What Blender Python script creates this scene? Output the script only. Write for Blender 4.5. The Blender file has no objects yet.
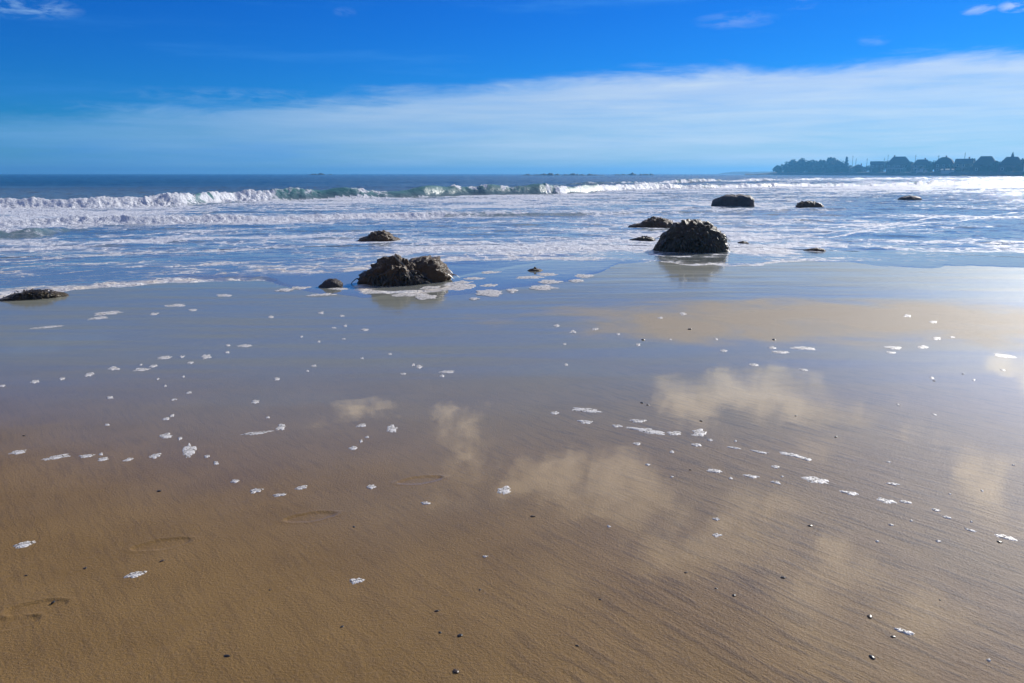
import bpy, bmesh, math, random
import numpy as np
from mathutils import Vector, noise as mn

C = bpy.context.scene.collection
S = bpy.context.scene
R = math.radians
W, H, F = 1024, 683, 797.0
CAMZ = 1.75
PITCH = math.atan((341.5 - 173.4) / F)

# ------------------------------------------------------------------ camera
cam = bpy.data.cameras.new('camera')
cam.lens = F / W * 36.0
cam.sensor_width = 36.0
cam.clip_start = 0.05
cam.clip_end = 20000
camo = bpy.data.objects.new('camera', cam)
C.objects.link(camo)
camo.location = (0, 0, CAMZ)
camo.rotation_euler = (math.pi / 2 - PITCH, 0, 0)
S.camera = camo

# ------------------------------------------------------------------ sun, exposure
SUN_AZ, SUN_EL = R(41), R(26)
SUN = Vector((math.sin(SUN_AZ) * math.cos(SUN_EL), math.cos(SUN_AZ) * math.cos(SUN_EL), math.sin(SUN_EL)))
sl = bpy.data.lights.new('sun', 'SUN')
sl.energy = 4.7
sl.angle = R(0.5)
sl.color = (1.0, 0.95, 0.87)
so = bpy.data.objects.new('sun', sl)
C.objects.link(so)
so.rotation_euler = SUN.to_track_quat('Z', 'Y').to_euler()
S.view_settings.view_transform = 'Standard'
S.view_settings.look = 'None'
S.view_settings.exposure = 0.0
S.view_settings.gamma = 1.0
S.cycles.use_denoising = True
S.cycles.max_bounces = 6
S.cycles.volume_bounces = 0
S.cycles.sample_clamp_indirect = 6.0
S.cycles.caustics_reflective = False
S.cycles.caustics_refractive = False


def px_dir(px, py):
    x = (px - W / 2) / F
    y = -(py - H / 2) / F
    d = Vector((x, math.cos(PITCH) + y * math.sin(PITCH), -math.sin(PITCH) + y * math.cos(PITCH)))
    return d.normalized()


# ------------------------------------------------------------------ node helpers
class NT:
    def __init__(self, tree):
        self.t = tree
        self.n = tree.nodes
        self.l = tree.links

    def node(self, typ, **kw):
        n = self.n.new(typ)
        for k, v in kw.items():
            setattr(n, k, v)
        return n

    def put(self, sock, v):
        if isinstance(v, bpy.types.NodeSocket):
            self.l.new(v, sock)
        elif v is not None:
            sock.default_value = v

    def m(self, op, a, b=None, c=None, clamp=False):
        n = self.node('ShaderNodeMath', operation=op, use_clamp=clamp)
        self.put(n.inputs[0], a)
        self.put(n.inputs[1], b)
        self.put(n.inputs[2], c)
        return n.outputs[0]

    def ss(self, v, lo, hi, a=0.0, b=1.0):
        n = self.node('ShaderNodeMapRange', interpolation_type='SMOOTHSTEP')
        self.put(n.inputs[0], v)
        for i, q in enumerate((lo, hi, a, b)):
            self.put(n.inputs[1 + i], q)
        return n.outputs[0]

    def lin(self, v, lo, hi, a=0.0, b=1.0):
        n = self.node('ShaderNodeMapRange', interpolation_type='LINEAR')
        self.put(n.inputs[0], v)
        for i, q in enumerate((lo, hi, a, b)):
            self.put(n.inputs[1 + i], q)
        return n.outputs[0]

    def dot(self, v, d):
        n = self.node('ShaderNodeVectorMath', operation='DOT_PRODUCT')
        self.put(n.inputs[0], v)
        n.inputs[1].default_value = tuple(d)
        return n.outputs['Value']

    def mix(self, f, a, b, blend='MIX'):
        n = self.node('ShaderNodeMix', data_type='RGBA', blend_type=blend)
        self.put(n.inputs[0], f)
        self.put(n.inputs[6], a if not isinstance(a, tuple) else (*a[:3], 1))
        self.put(n.inputs[7], b if not isinstance(b, tuple) else (*b[:3], 1))
        return n.outputs[2]

    def noise(self, vec, scale, detail=3.0, rough=0.55, dist=0.0, typ=None):
        n = self.node('ShaderNodeTexNoise')
        self.put(n.inputs['Vector'], vec)
        n.inputs['Scale'].default_value = scale
        n.inputs['Detail'].default_value = detail
        n.inputs['Roughness'].default_value = rough
        n.inputs['Distortion'].default_value = dist
        return n.outputs[0]

    def mapv(self, vec, loc=(0, 0, 0), rot=(0, 0, 0), scale=(1, 1, 1)):
        n = self.node('ShaderNodeMapping')
        self.put(n.inputs[0], vec)
        n.inputs[1].default_value = loc
        n.inputs[2].default_value = rot
        n.inputs[3].default_value = scale
        return n.outputs[0]

    def bump(self, h, strength, dist, normal=None):
        n = self.node('ShaderNodeBump')
        self.put(n.inputs['Strength'], strength)
        n.inputs['Distance'].default_value = dist
        self.put(n.inputs['Height'], h)
        if normal is not None:
            self.put(n.inputs['Normal'], normal)
        return n.outputs[0]


def new_mat(name):
    m = bpy.data.materials.new(name)
    m.use_nodes = True
    t = NT(m.node_tree)
    t.n.clear()
    out = t.node('ShaderNodeOutputMaterial')
    return m, t, out


def principled(t, **kw):
    p = t.node('ShaderNodeBsdfPrincipled')
    for k, v in kw.items():
        s = p.inputs[k.replace('_', ' ')]
        if isinstance(v, tuple) and s.type == 'RGBA':
            v = (*v[:3], 1)
        t.put(s, v)
    return p


# ------------------------------------------------------------------ sky
world = bpy.data.worlds.new('World')
S.world = world
world.use_nodes = True
t = NT(world.node_tree)
t.n.clear()
wout = t.node('ShaderNodeOutputWorld')
bg = t.node('ShaderNodeBackground')
SKY_S = 0.1
bg.inputs['Strength'].default_value = SKY_S
sky = t.node('ShaderNodeTexSky')
sky.sky_type = 'NISHITA'
sky.sun_disc = False
sky.sun_elevation = SUN_EL
sky.sun_rotation = SUN_AZ
sky.air_density = 1.0
sky.dust_density = 0.15
sky.ozone_density = 3.0
tc = t.node('ShaderNodeTexCoord')
D = tc.outputs['Generated']
sep = t.node('ShaderNodeSeparateXYZ')
t.put(sep.inputs[0], D)
dz = sep.outputs[2]
cosun = t.dot(D, SUN)
toward = t.ss(cosun, 0.22, 1.02)                      # brighter air towards the sun
# deep polarised blue of a clear dry day: saturate the raw sky
hsv = t.node('ShaderNodeHueSaturation')
hsv.inputs['Hue'].default_value = 0.5
hsv.inputs['Saturation'].default_value = 1.42
hsv.inputs['Value'].default_value = 1.0
t.put(hsv.inputs['Color'], sky.outputs[0])
base = t.mix(1.0, hsv.outputs[0], (0.045, 0.41, 0.98), 'MULTIPLY')
# flatten the horizon whitening
base = t.mix(0.0, base, (0, 0, 0))


def rad(c):                                           # display-linear radiance -> sky-texture units
    return tuple(v / SKY_S for v in c)


# thin veil of cirrostratus between its slanting upper edge and the horizon
p0, p1 = px_dir(0, 120), px_dir(1024, 51)
nrm = p0.cross(p1).normalized()
if nrm.z < 0:
    nrm = -nrm
edge = t.dot(D, nrm)
warp = t.mapv(D, scale=(2.2, 2.2, 14.0))
wn = t.noise(warp, 2.6, 8, 0.66, 0.4)
edge2 = t.m('ADD', edge, t.m('MULTIPLY', t.m('SUBTRACT', wn, 0.5), 0.055))
veil_top = t.ss(edge2, -0.016, 0.010, 1.0, 0.0)
streak = t.noise(t.mapv(D, rot=(0, 0.07, 0), scale=(1.4, 1.4, 22.0)), 3.0, 7, 0.62, 0.3)
veil = t.m('MULTIPLY', veil_top, t.lin(streak, 0.3, 0.7, 0.58, 1.0))
# denser just under the edge, thinner in the middle, denser at the horizon
under = t.ss(edge2, -0.075, -0.01, 0.0, 1.0)
veil_col = t.mix(toward, rad((0.15, 0.41, 0.73)), rad((0.64, 0.80, 0.96)))
veil_hi = t.mix(toward, rad((0.14, 0.39, 0.73)), rad((0.70, 0.81, 0.94)))
veil_c = t.mix(under, veil_col, veil_hi)
c1 = t.mix(t.m('MULTIPLY', veil, 0.93), base, veil_c)
# faint high streaks over the blue
s2 = t.noise(t.mapv(D, rot=(0, -0.16, 0), scale=(1.2, 1.2, 13.0)), 2.3, 6, 0.62)
faint = t.m('MULTIPLY', t.ss(s2, 0.46, 0.78), 0.42)
c2 = t.mix(faint, c1, t.mix(toward, rad((0.05, 0.26, 0.76)), rad((0.12, 0.46, 0.95))))

# a thin milky sheet of high cloud overhead
sheet = t.noise(t.mapv(D, scale=(1, 1, 2)), 2.4, 5, 0.6)
c2 = t.mix(t.m('MULTIPLY', t.m('MULTIPLY', t.m('MULTIPLY', t.ss(dz, 0.185, 0.29), t.ss(dz, 0.36, 0.55, 1.0, 0.25)), t.lin(sheet, 0.3, 0.7, 0.45, 0.80)), t.lin(toward, 0, 1, 0.6, 1.0)), c2, rad((0.28, 0.40, 0.50)))
wvn = t.node('ShaderNodeTexNoise')
wvn.inputs['Scale'].default_value = 9.0
wvn.inputs['Detail'].default_value = 5.0
t.put(wvn.inputs['Vector'], D)
wv1 = t.node('ShaderNodeVectorMath', operation='MULTIPLY_ADD')
t.put(wv1.inputs[0], wvn.outputs['Color'])
wv1.inputs[1].default_value = (0.22, 0.22, 0.11)
wv1.inputs[2].default_value = (-0.11, -0.11, -0.055)
wv2 = t.node('ShaderNodeVectorMath', operation='ADD')
t.put(wv2.inputs[0], D)
t.put(wv2.inputs[1], wv1.outputs[0])
DW = wv2.outputs[0]


def blob(cd, su, sv, D=D):
    cd = cd.normalized()
    u = Vector((cd.y, -cd.x, 0)).normalized()
    v = u.cross(cd)
    a = t.m('MULTIPLY', t.dot(D, u - 0 * cd), 1 / su)
    av = t.m('MULTIPLY', t.dot(D, v), 1 / sv)
    # offsets are measured from the blob's own direction, so subtract nothing: u, v are orthogonal to cd
    q = t.m('ADD', t.m('MULTIPLY', a, a), t.m('MULTIPLY', av, av))
    f = t.m('SUBTRACT', 1.0, q, clamp=True)
    return t.m('MULTIPLY', f, t.m('GREATER_THAN', t.dot(D, cd), 0.0))


def mirror(px, py):
    d = px_dir(px, py)
    return Vector((d.x, d.y, -d.z))


# cumulus puffs above the frame (met again as reflections in the wet sand) and small ones in it
puffs = [(mirror(705, 383), .085, .022), (mirror(820, 390), .085, .028), (mirror(770, 430), .10, .018, .55),
         (mirror(445, 440), .055, .045, .72), (mirror(555, 470), .10, .045), (mirror(640, 478), .055, .05),
         (mirror(745, 520), .085, .06), (mirror(690, 545), .08, .04), (mirror(860, 612), .13, .07), (mirror(872, 556), .03, .02),
         (mirror(332, 400), .06, .020, .62), (mirror(545, 575), .045, .03),
         (mirror(985, 480), .05, .04), (mirror(1022, 350), .04, .018, .8), (mirror(930, 425), .04, .012, .5), (mirror(600, 760), .3, .08), (mirror(150, 900), .35, .1),  # small far-right puff is added to make the glare patch on the sand
         (Vector((-.6, -.3, .6)), .5, .2), (Vector((.6, -.6, .5)), .5, .2)]
tot = None
for cd, su, sv, *wgt in puffs:
    b = blob(cd, su * 1.25, sv * 1.3, DW)
    if wgt:
        b = t.m('MULTIPLY', b, wgt[0])
    tot = b if tot is None else t.m('MAXIMUM', tot, b)
pn = t.noise(t.mapv(D, rot=(0, 0.12, 0), scale=(0.8, 0.8, 1.3)), 14.0, 9, 0.66, 0.5)
dens = t.ss(t.m('ADD', t.m('MULTIPLY', tot, 1.0), t.m('ADD', t.m('MULTIPLY', t.m('SUBTRACT', pn, 0.5), 2.2), t.m('MULTIPLY', t.m('SUBTRACT', t.noise(D, 46.0, 5, 0.65), 0.5), 1.3))), 0.26, 1.15)
dens = t.m('MULTIPLY', dens, t.ss(tot, 0.0, 0.12))
puff_col = t.mix(t.ss(pn, 0.3, 0.65), rad((0.60, 0.55, 0.52)), rad((1.7, 1.46, 1.22)))
c3 = t.mix(t.m('MULTIPLY', dens, 0.85), c2, puff_col)
wisps = [(px_dir(20, 6), .06, .014), (px_dir(978, 10), .018, .006), (px_dir(1016, 6), .018, .007), (px_dir(735, 20), .05, .011),
         (px_dir(875, 40), .02, .007), (px_dir(800, 4), .02, .008), (px_dir(345, 12), .015, .006), (px_dir(240, 96), .16, .011), (px_dir(110, 108), .1, .008)]
wt = None
for i, (cd, su, sv) in enumerate(wisps):
    b = blob(cd, su, sv)
    if i <= 2:
        b = t.m('MULTIPLY', b, 0.6)
    if i > 2:
        b = t.m('MULTIPLY', b, 0.16)
    wt = b if wt is None else t.m('MAXIMUM', wt, b)
n3 = t.noise(t.mapv(D, rot=(0, 0.15, 0), scale=(1, 1, 3.5)), 26.0, 6, 0.62, 0.5)
wd = t.m('MULTIPLY', wt, t.ss(n3, 0.40, 0.66))
c4 = t.mix(t.m('MULTIPLY', wd, 0.9, clamp=True), c3, t.mix(toward, rad((.30, .56, .90)), rad((.80, .88, .97))))
# below the horizon: plain sea blue
t.put(bg.inputs['Color'], t.mix(t.ss(dz, -0.02, -0.002), rad((0.05, 0.13, 0.22)), c4))
t.l.new(bg.outputs[0], wout.inputs['Surface'])


# ------------------------------------------------------------------ numpy noise
def _hash(ix, iy, seed):
    n = (ix.astype(np.int64) * 374761393 + iy.astype(np.int64) * 668265263 + seed * 2147483647) & 0xFFFFFFFF
    n = ((n ^ (n >> 13)) * 1274126177) & 0xFFFFFFFF
    n = n ^ (n >> 16)
    return (n & 0xFFFFFF) / float(0xFFFFFF)


def vnoise(x, y, seed=0):
    ix, iy = np.floor(x), np.floor(y)
    fx, fy = x - ix, y - iy
    fx = fx * fx * fx * (fx * (fx * 6 - 15) + 10)
    fy = fy * fy * fy * (fy * (fy * 6 - 15) + 10)
    a, b = _hash(ix, iy, seed), _hash(ix + 1, iy, seed)
    c, d = _hash(ix, iy + 1, seed), _hash(ix + 1, iy + 1, seed)
    return (a + (b - a) * fx) * (1 - fy) + (c + (d - c) * fx) * fy


def fbm(x, y, seed=0, oct=4, gain=0.5):
    s, a, n = 0, 1.0, 0
    c_, s_ = math.cos(0.6), math.sin(0.6)
    for o in range(oct):
        s = s + a * vnoise(x, y, seed + o * 17)
        n += a
        a *= gain
        x, y = (x * c_ - y * s_) * 2.03 + 5.2, (x * s_ + y * c_) * 2.03 + 1.7
    return s / n


def sst(x, a, b):
    q = np.clip((x - a) / (b - a), 0, 1)
    return q * q * (3 - 2 * q)


# ------------------------------------------------------------------ ground shape
SLOPE = 0.008


def sand_base(x, y):
    y = np.asarray(y, float)
    x = np.asarray(x, float)
    q = np.clip((x + 2.6) / 5.2, 0, 1)
    s = 12.2 + 5.4 * q * q * (3 - 2 * q) - y
    z = np.where(s > 0, SLOPE * np.minimum(s, 60), 0.02 * s)
    return np.maximum(z, -2.0)


def sand_z(x, y):
    x, y = np.asarray(x, float), np.asarray(y, float)
    near = 1 - sst(np.hypot(x, y), 14, 30)
    return sand_base(x, y) + near * (0.010 * (fbm(x * 0.35, y * 0.35, 3, 3) - 0.5) + 0.0006 * (fbm(x * 3.1, y * 3.1, 9, 3) - 0.5))


def ground(px, py, water=False):
    d = px_dir(px, py)
    z = 0.0
    for _ in range(6):
        k = (z - CAMZ) / d.z
        p = Vector((0, 0, CAMZ)) + d * k
        z = float(sand_base(p.x, p.y))
        if water:
            z = max(z, 0.0)
    return p


def px_scale(p):                                      # metres per pixel at a point
    depth = p.y * math.cos(PITCH) + (CAMZ - p.z) * math.sin(PITCH)
    return depth / F


def polar_curve(pts, vals=None):
    """pixel polyline -> (azimuths, radii[, values]) on the water level"""
    az, rr = [], []
    for q in pts:
        p = ground(q[0], q[1], True)
        az.append(math.atan2(p.x, p.y))
        rr.append(math.hypot(p.x, p.y))
    return np.array(az), np.array(rr)


def interp_r(azs, curve):
    a, r = curve
    # past both ends keep the last distance out to sea (straight line parallel to the shore)
    out = np.interp(azs, a, r)
    lo, hi = azs < a[0], azs > a[-1]
    out[lo] = r[0] * math.cos(a[0]) / np.maximum(np.cos(azs[lo]), 0.05)
    out[hi] = r[-1] * math.cos(a[-1]) / np.maximum(np.cos(azs[hi]), 0.05)
    return np.minimum(out, 2500)


def grid_mesh(name, X, Y, Z, keep=None, wrap=False, attrs=None):
    nr, nc = X.shape
    idx = np.arange(nr * nc).reshape(nr, nc)
    if wrap:
        idx = np.concatenate([idx, idx[:, :1]], axis=1)
    q = np.stack([idx[:-1, :-1], idx[:-1, 1:], idx[1:, 1:], idx[1:, :-1]], -1).reshape(-1, 4)
    if keep is not None:
        kf = keep.reshape(-1)
        q = q[kf[q].all(axis=1)]
    used = np.unique(q)
    remap = np.full(nr * nc, -1)
    remap[used] = np.arange(len(used))
    q = remap[q][:, ::-1]
    co = np.stack([X.reshape(-1)[used], Y.reshape(-1)[used], Z.reshape(-1)[used]], -1).astype(np.float32)
    me = bpy.data.meshes.new(name)
    me.vertices.add(len(co))
    me.vertices.foreach_set('co', co.ravel())
    me.loops.add(q.size)
    me.loops.foreach_set('vertex_index', q.ravel().astype(np.int32))
    me.polygons.add(len(q))
    me.polygons.foreach_set('loop_start', np.arange(0, q.size, 4, dtype=np.int32))
    me.polygons.foreach_set('loop_total', np.full(len(q), 4, dtype=np.int32))
    me.polygons.foreach_set('use_smooth', np.ones(len(q), dtype=bool))
    me.update()
    for k, v in (attrs or {}).items():
        at = me.attributes.new(k, 'FLOAT', 'POINT')
        at.data.foreach_set('value', v.reshape(-1)[used].astype(np.float32))
    return me


def link(name, me, mat, parent=None):
    o = bpy.data.objects.new(name, me)
    C.objects.link(o)
    if mat is not None and not me.materials:
        me.materials.append(mat)
    if parent:
        o.parent = parent
    return o


def tag(o, label=None, cat=None, group=None, kind=None):
    if label:
        o['label'] = label
    if cat:
        o['category'] = cat
    if group:
        o['group'] = group
    if kind:
        o['kind'] = kind
    return o


def empty(name, loc, rz=0.0):
    o = bpy.data.objects.new(name, None)
    C.objects.link(o)
    o.location = loc
    o.rotation_euler = (0, 0, rz)
    o.empty_display_size = 0.2
    return o


# ------------------------------------------------------------------ sand
def sand_material():
    m, t, out = new_mat('wet_sand')
    tc = t.node('ShaderNodeTexCoord')
    P = tc.outputs['Object']
    sep = t.node('ShaderNodeSeparateXYZ')
    t.put(sep.inputs[0], P)
    x, y = sep.outputs[0], sep.outputs[1]
    big = t.noise(P, 0.55, 4, 0.55, 0.4)
    mid = t.noise(P, 2.2, 5, 0.6)
    # wet film: everywhere out towards the water, and along the lower right
    d = t.m('ADD', t.m('ADD', y, t.m('MULTIPLY', x, 0.45)), t.m('MULTIPLY', t.m('MAXIMUM', x, 0.0), 0.6))
    wet = t.ss(t.m('ADD', d, t.m('MULTIPLY', t.m('SUBTRACT', big, 0.5), 2.6)), 2.1, 4.5)
    # the bar that has drained and dulled
    ex = t.m('DIVIDE', t.m('SUBTRACT', x, 3.9), 3.5)
    ey = t.m('DIVIDE', t.m('SUBTRACT', y, 9.25), 1.6)
    e = t.m('ADD', t.m('ADD', t.m('MULTIPLY', ex, ex), t.m('MULTIPLY', ey, ey)), t.m('MULTIPLY', t.m('SUBTRACT', t.noise(P, 0.9, 6, 0.6, 0.6), 0.5), 2.6))
    bar = t.ss(e, 0.1, 1.5, 1.0, 0.0)
    wet2 = t.m('MULTIPLY', wet, t.m('SUBTRACT', 1.0, t.m('MULTIPLY', bar, 0.9)))
    # rills left by the draining water, running down the beach
    rot = t.mapv(P, rot=(0, 0, R(-38)), scale=(1, 1, 1))
    warp = t.node('ShaderNodeVectorMath', operation='ADD')
    wn = t.node('ShaderNodeTexNoise')
    wn.inputs['Scale'].default_value = 1.6
    t.put(wn.inputs['Vector'], P)
    wsc = t.node('ShaderNodeVectorMath', operation='SCALE')
    t.put(wsc.inputs[0], wn.outputs['Color'])
    wsc.inputs['Scale'].default_value = 0.10
    t.put(warp.inputs[0], rot)
    t.put(warp.inputs[1], wsc.outputs[0])
    rill = t.noise(t.mapv(warp.outputs[0], scale=(36.0, 3.6, 1)), 1.0, 4, 0.66)
    rmask = t.ss(t.m('ADD', t.m('MULTIPLY', x, 0.45), big), 0.35, 1.0)
    rill2 = t.noise(t.mapv(warp.outputs[0], scale=(9.0, 1.1, 1)), 1.0, 3, 0.6)
    cross = t.noise(t.mapv(P, rot=(0, 0, R(10)), scale=(0.45, 3.2, 1)), 1.0, 4, 0.55, 0.3)
    fade = t.m('MULTIPLY', t.ss(y, 3.0, 9.0, 1.0, 0.1), t.lin(rmask, 0, 1, 0.25, 1.0))
    grain = t.noise(P, 420.0, 2, 0.7)
    grain2 = t.noise(P, 90.0, 3, 0.65)
    specks = t.node('ShaderNodeTexVoronoi')
    specks.inputs['Scale'].default_value = 38.0
    t.put(specks.inputs['Vector'], P)
    spk = t.ss(specks.outputs['Distance'], 0.05, 0.09, 1.0, 0.0)
    spk = t.m('MULTIPLY', spk, t.m('GREATER_THAN', t.noise(P, 7.0, 2), 0.60))
    # colour: damp brown, dark rill streaks painted for reflections broken up by ripple slopes
    c = t.mix(t.ss(mid, 0.3, 0.7), (0.232, 0.136, 0.042), (0.290, 0.175, 0.058))
    c = t.mix(t.m('MULTIPLY', t.m('MULTIPLY', t.ss(rill2, 0.42, 0.62), 0.25), rmask), c, (0.19, 0.112, 0.060))
    c = t.mix(t.m('MULTIPLY', t.m('MULTIPLY', t.ss(rill, 0.50, 0.62), 0.75), t.lin(rmask, 0, 1, 0.35, 1.0)), c, (0.105, 0.064, 0.034))
    c = t.mix(t.lin(grain2, 0.3, 0.7, -0.35, 0.75), c, (0.25, 0.160, 0.076))
    c = t.mix(t.ss(y, 4.2, 8.0, 0.0, 0.85), c, (0.275, 0.292, 0.222))  # lighter grey further out stands in for pale sky mirrored in the film
    c = t.mix(t.m('MULTIPLY', bar, 0.85), c, (0.43, 0.335, 0.215))
    c = t.mix(t.m('MULTIPLY', spk, 0.6), c, (0.07, 0.05, 0.04))
    hb = t.m('ADD', t.m('MULTIPLY', grain, 0.0016), t.m('MULTIPLY', grain2, 0.0055))
    hb = t.m('ADD', hb, t.m('MULTIPLY', t.m('MULTIPLY', rill, 0.0075), fade))
    hb = t.m('ADD', hb, t.m('MULTIPLY', t.m('MULTIPLY', rill2, 0.009), fade))
    nb = t.bump(hb, 0.8, 1.0)
    hc = t.m('ADD', t.m('MULTIPLY', t.m('MULTIPLY', rill, 0.00024), fade), t.m('MULTIPLY', t.m('MULTIPLY', cross, t.ss(y, 6.5, 10.5, 0.0003, 0.006)), 1.0))
    hc = t.m('ADD', hc, t.m('MULTIPLY', t.m('MULTIPLY', rill2, 0.00035), fade))
    nc = t.bump(hc, 0.8, 1.0)
    p = principled(t, Base_Color=c, Roughness=t.lin(wet2, 0, 1, 0.62, 0.5), Normal=nb, IOR=1.33)
    t.put(p.inputs['Specular IOR Level'], 0.2)
    t.put(p.inputs['Coat Weight'], t.m('MULTIPLY', t.lin(wet2, 0, 1, 0.08, 1.0), t.m('SUBTRACT', 1.0, t.m('MULTIPLY', t.ss(y, 4.5, 8.0), t.ss(cross, 0.38, 0.66, 0.20, 0.58)))))
    t.put(p.inputs['Coat IOR'], 1.33)
    t.put(p.inputs['Coat Roughness'], t.m('ADD', t.m('MULTIPLY', t.m('POWER', t.m('SUBTRACT', 1.0, wet2), 2.0), 0.28), t.ss(y, 6.5, 9.0, 0.014, 0.06)))
    t.put(p.inputs['Coat Normal'], nc)
    t.l.new(p.outputs[0], out.inputs[0])
    return m


def az_array(fine, n_fine, lim, n_coarse, full=False):
    mid = np.linspace(-fine, fine, n_fine)
    right = np.linspace(fine, lim, n_coarse + 1)[1:]
    if full:
        right = np.linspace(fine, math.pi, n_coarse + 1)[1:]
        left = -right[::-1][1:]
    else:
        left = -right[::-1]
    return np.concatenate([left, mid, right])


az = az_array(R(42), 1000, math.pi, 60, full=True)
inv = np.linspace(1 / 1.9, 1 / 17.0, 620)
rr = np.concatenate([np.linspace(0.15, 1.85, 12), 1 / inv, np.geomspace(17.5, 3200, 60)])
A, RR = np.meshgrid(az, rr)
X, Y = RR * np.sin(A), RR * np.cos(A)
Z = sand_z(X, Y)


def footprint(Z, px, py, length, ang, depth=0.0045):
    p = ground(px, py)
    ca, sa = math.cos(ang), math.sin(ang)
    u = (X - p.x) * ca + (Y - p.y) * sa
    v = -(X - p.x) * sa + (Y - p.y) * ca
    L = length / 2
    wid = 0.045 * (1 + 0.25 * np.cos(u / L * 2.4))
    q = np.abs(u / L) ** 2.5 + np.abs(v / wid) ** 2.5
    q = q + 0.5 * (fbm(X * 22, Y * 22, 31, 3) - 0.5)
    return Z - depth * (1 - sst(q, 0.45, 1.15)) + depth * 0.35 * sst(q, 0.7, 1.1) * (1 - sst(q, 1.1, 2.4))


for px, py, L, ang in ((163, 544, .27, .35), (310, 517, .27, .3), (36, 607, .24, .35), (420, 480, .25, .3), (12, 622, .2, .3)):
    Z = footprint(Z, px, py, L, ang)
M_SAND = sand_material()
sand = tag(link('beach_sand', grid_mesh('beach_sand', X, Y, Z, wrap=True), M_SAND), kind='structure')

# ------------------------------------------------------------------ sea
shore = polar_curve([(-260, 322), (-100, 308), (0, 300), (50, 293), (110, 288), (200, 281), (262, 279), (290, 291), (320, 299), (370, 302),
                     (420, 303), (470, 302), (530, 296), (575, 287), (600, 277), (618, 266), (660, 263), (705, 266), (760, 265),
                     (806, 262), (850, 264), (930, 268), (1024, 271), (1150, 274)])
inner = polar_curve([(-200, 300), (0, 298), (110, 287), (200, 281), (300, 273), (360, 270), (430, 262), (480, 260), (540, 259), (590, 261), (625, 262),
                     (660, 262), (705, 265), (760, 264), (806, 261), (850, 262), (1024, 262)])
w1 = polar_curve([(-200, 213), (0, 208), (100, 207), (180, 205), (235, 201), (300, 199.5), (400, 197.5), (500, 195), (560, 194), (620, 190.5), (700, 188.5), (780, 187), (900, 185), (1100, 184)])
w2 = polar_curve([(-200, 229), (0, 227), (60, 226), (130, 225), (200, 223.5), (300, 221), (380, 218.5), (430, 217.5), (520, 217), (600, 216), (760, 212), (900, 210)])
w3 = polar_curve([(-200, 246), (-60, 239), (0, 236), (35, 235), (70, 231), (120, 230), (300, 229)])
w4 = polar_curve([(500, 187), (620, 184.5), (700, 182.5), (780, 181), (860, 179.8), (940, 179.6), (1100, 179.5)])
l1 = polar_curve([(700, 232), (800, 234), (824, 234), (850, 231), (880, 226), (910, 221), (945, 217), (1000, 216.5), (1100, 215)])
l2 = polar_curve([(640, 246), (700, 245), (790, 241), (822, 238.5), (845, 235), (880, 229), (920, 224), (960, 221), (1010, 213), (1100, 210)])

az = az_array(R(40), 1300, R(100), 50)
rr = np.concatenate([np.arange(9.2, 20, 0.045), np.arange(20, 40, 0.11), np.arange(40, 115, 0.24), np.geomspace(115, 700, 130), np.geomspace(720, 3150, 24)])
A, RR = np.meshgrid(az, rr)
X, Y = RR * np.sin(A), RR * np.cos(A)
AZPX = 512 + F * np.tan(np.clip(A, -1.3, 1.3)) * 1.0   # azimuth expressed on the long axis of the view, for strength tables
shore_r = interp_r(az, shore)[None, :]
wob = (fbm(X * 0.9, Y * 0.4, 5, 4) - 0.5)
s = RR - shore_r + 1.1 * wob + 0.5 * (fbm(X * 2.3, Y * 1.1, 8, 3) - 0.5) + 0.9 * (fbm(X * 0.42, X * 0 + 6.6, 15, 3) - 0.5)
keep = s > 0


def along(vals):
    xs = [v[0] for v in vals]
    ys = [v[1] for v in vals]
    return np.interp(AZPX[0], xs, ys)[None, :]


sb = sand_z(X, Y)
film = 0.0015 + 0.007 * (1 - np.exp(-np.maximum(s, 0) / 1.5))
z_sea = np.zeros_like(X)
# chop and swell
deep = sst(RR, 18, 60)
chop = (fbm(X * 0.55, Y * 0.8, 21, 4) - 0.5) * 0.16 * deep + (fbm(X * 0.8, Y * 1.3, 23, 4) - 0.5) * 0.10 * sst(RR, 13, 24)
swell = 0.22 * np.sin((Y + 14 * fbm(X * 0.02, Y * 0.02, 4, 2)) / 26.0 * 6.283) * sst(RR, 95, 160)
z_sea = z_sea + chop * (1 - 0.6 * sst(RR, 300, 900)) + swell
foam = np.zeros_like(X)
face = np.zeros_like(X)


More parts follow.
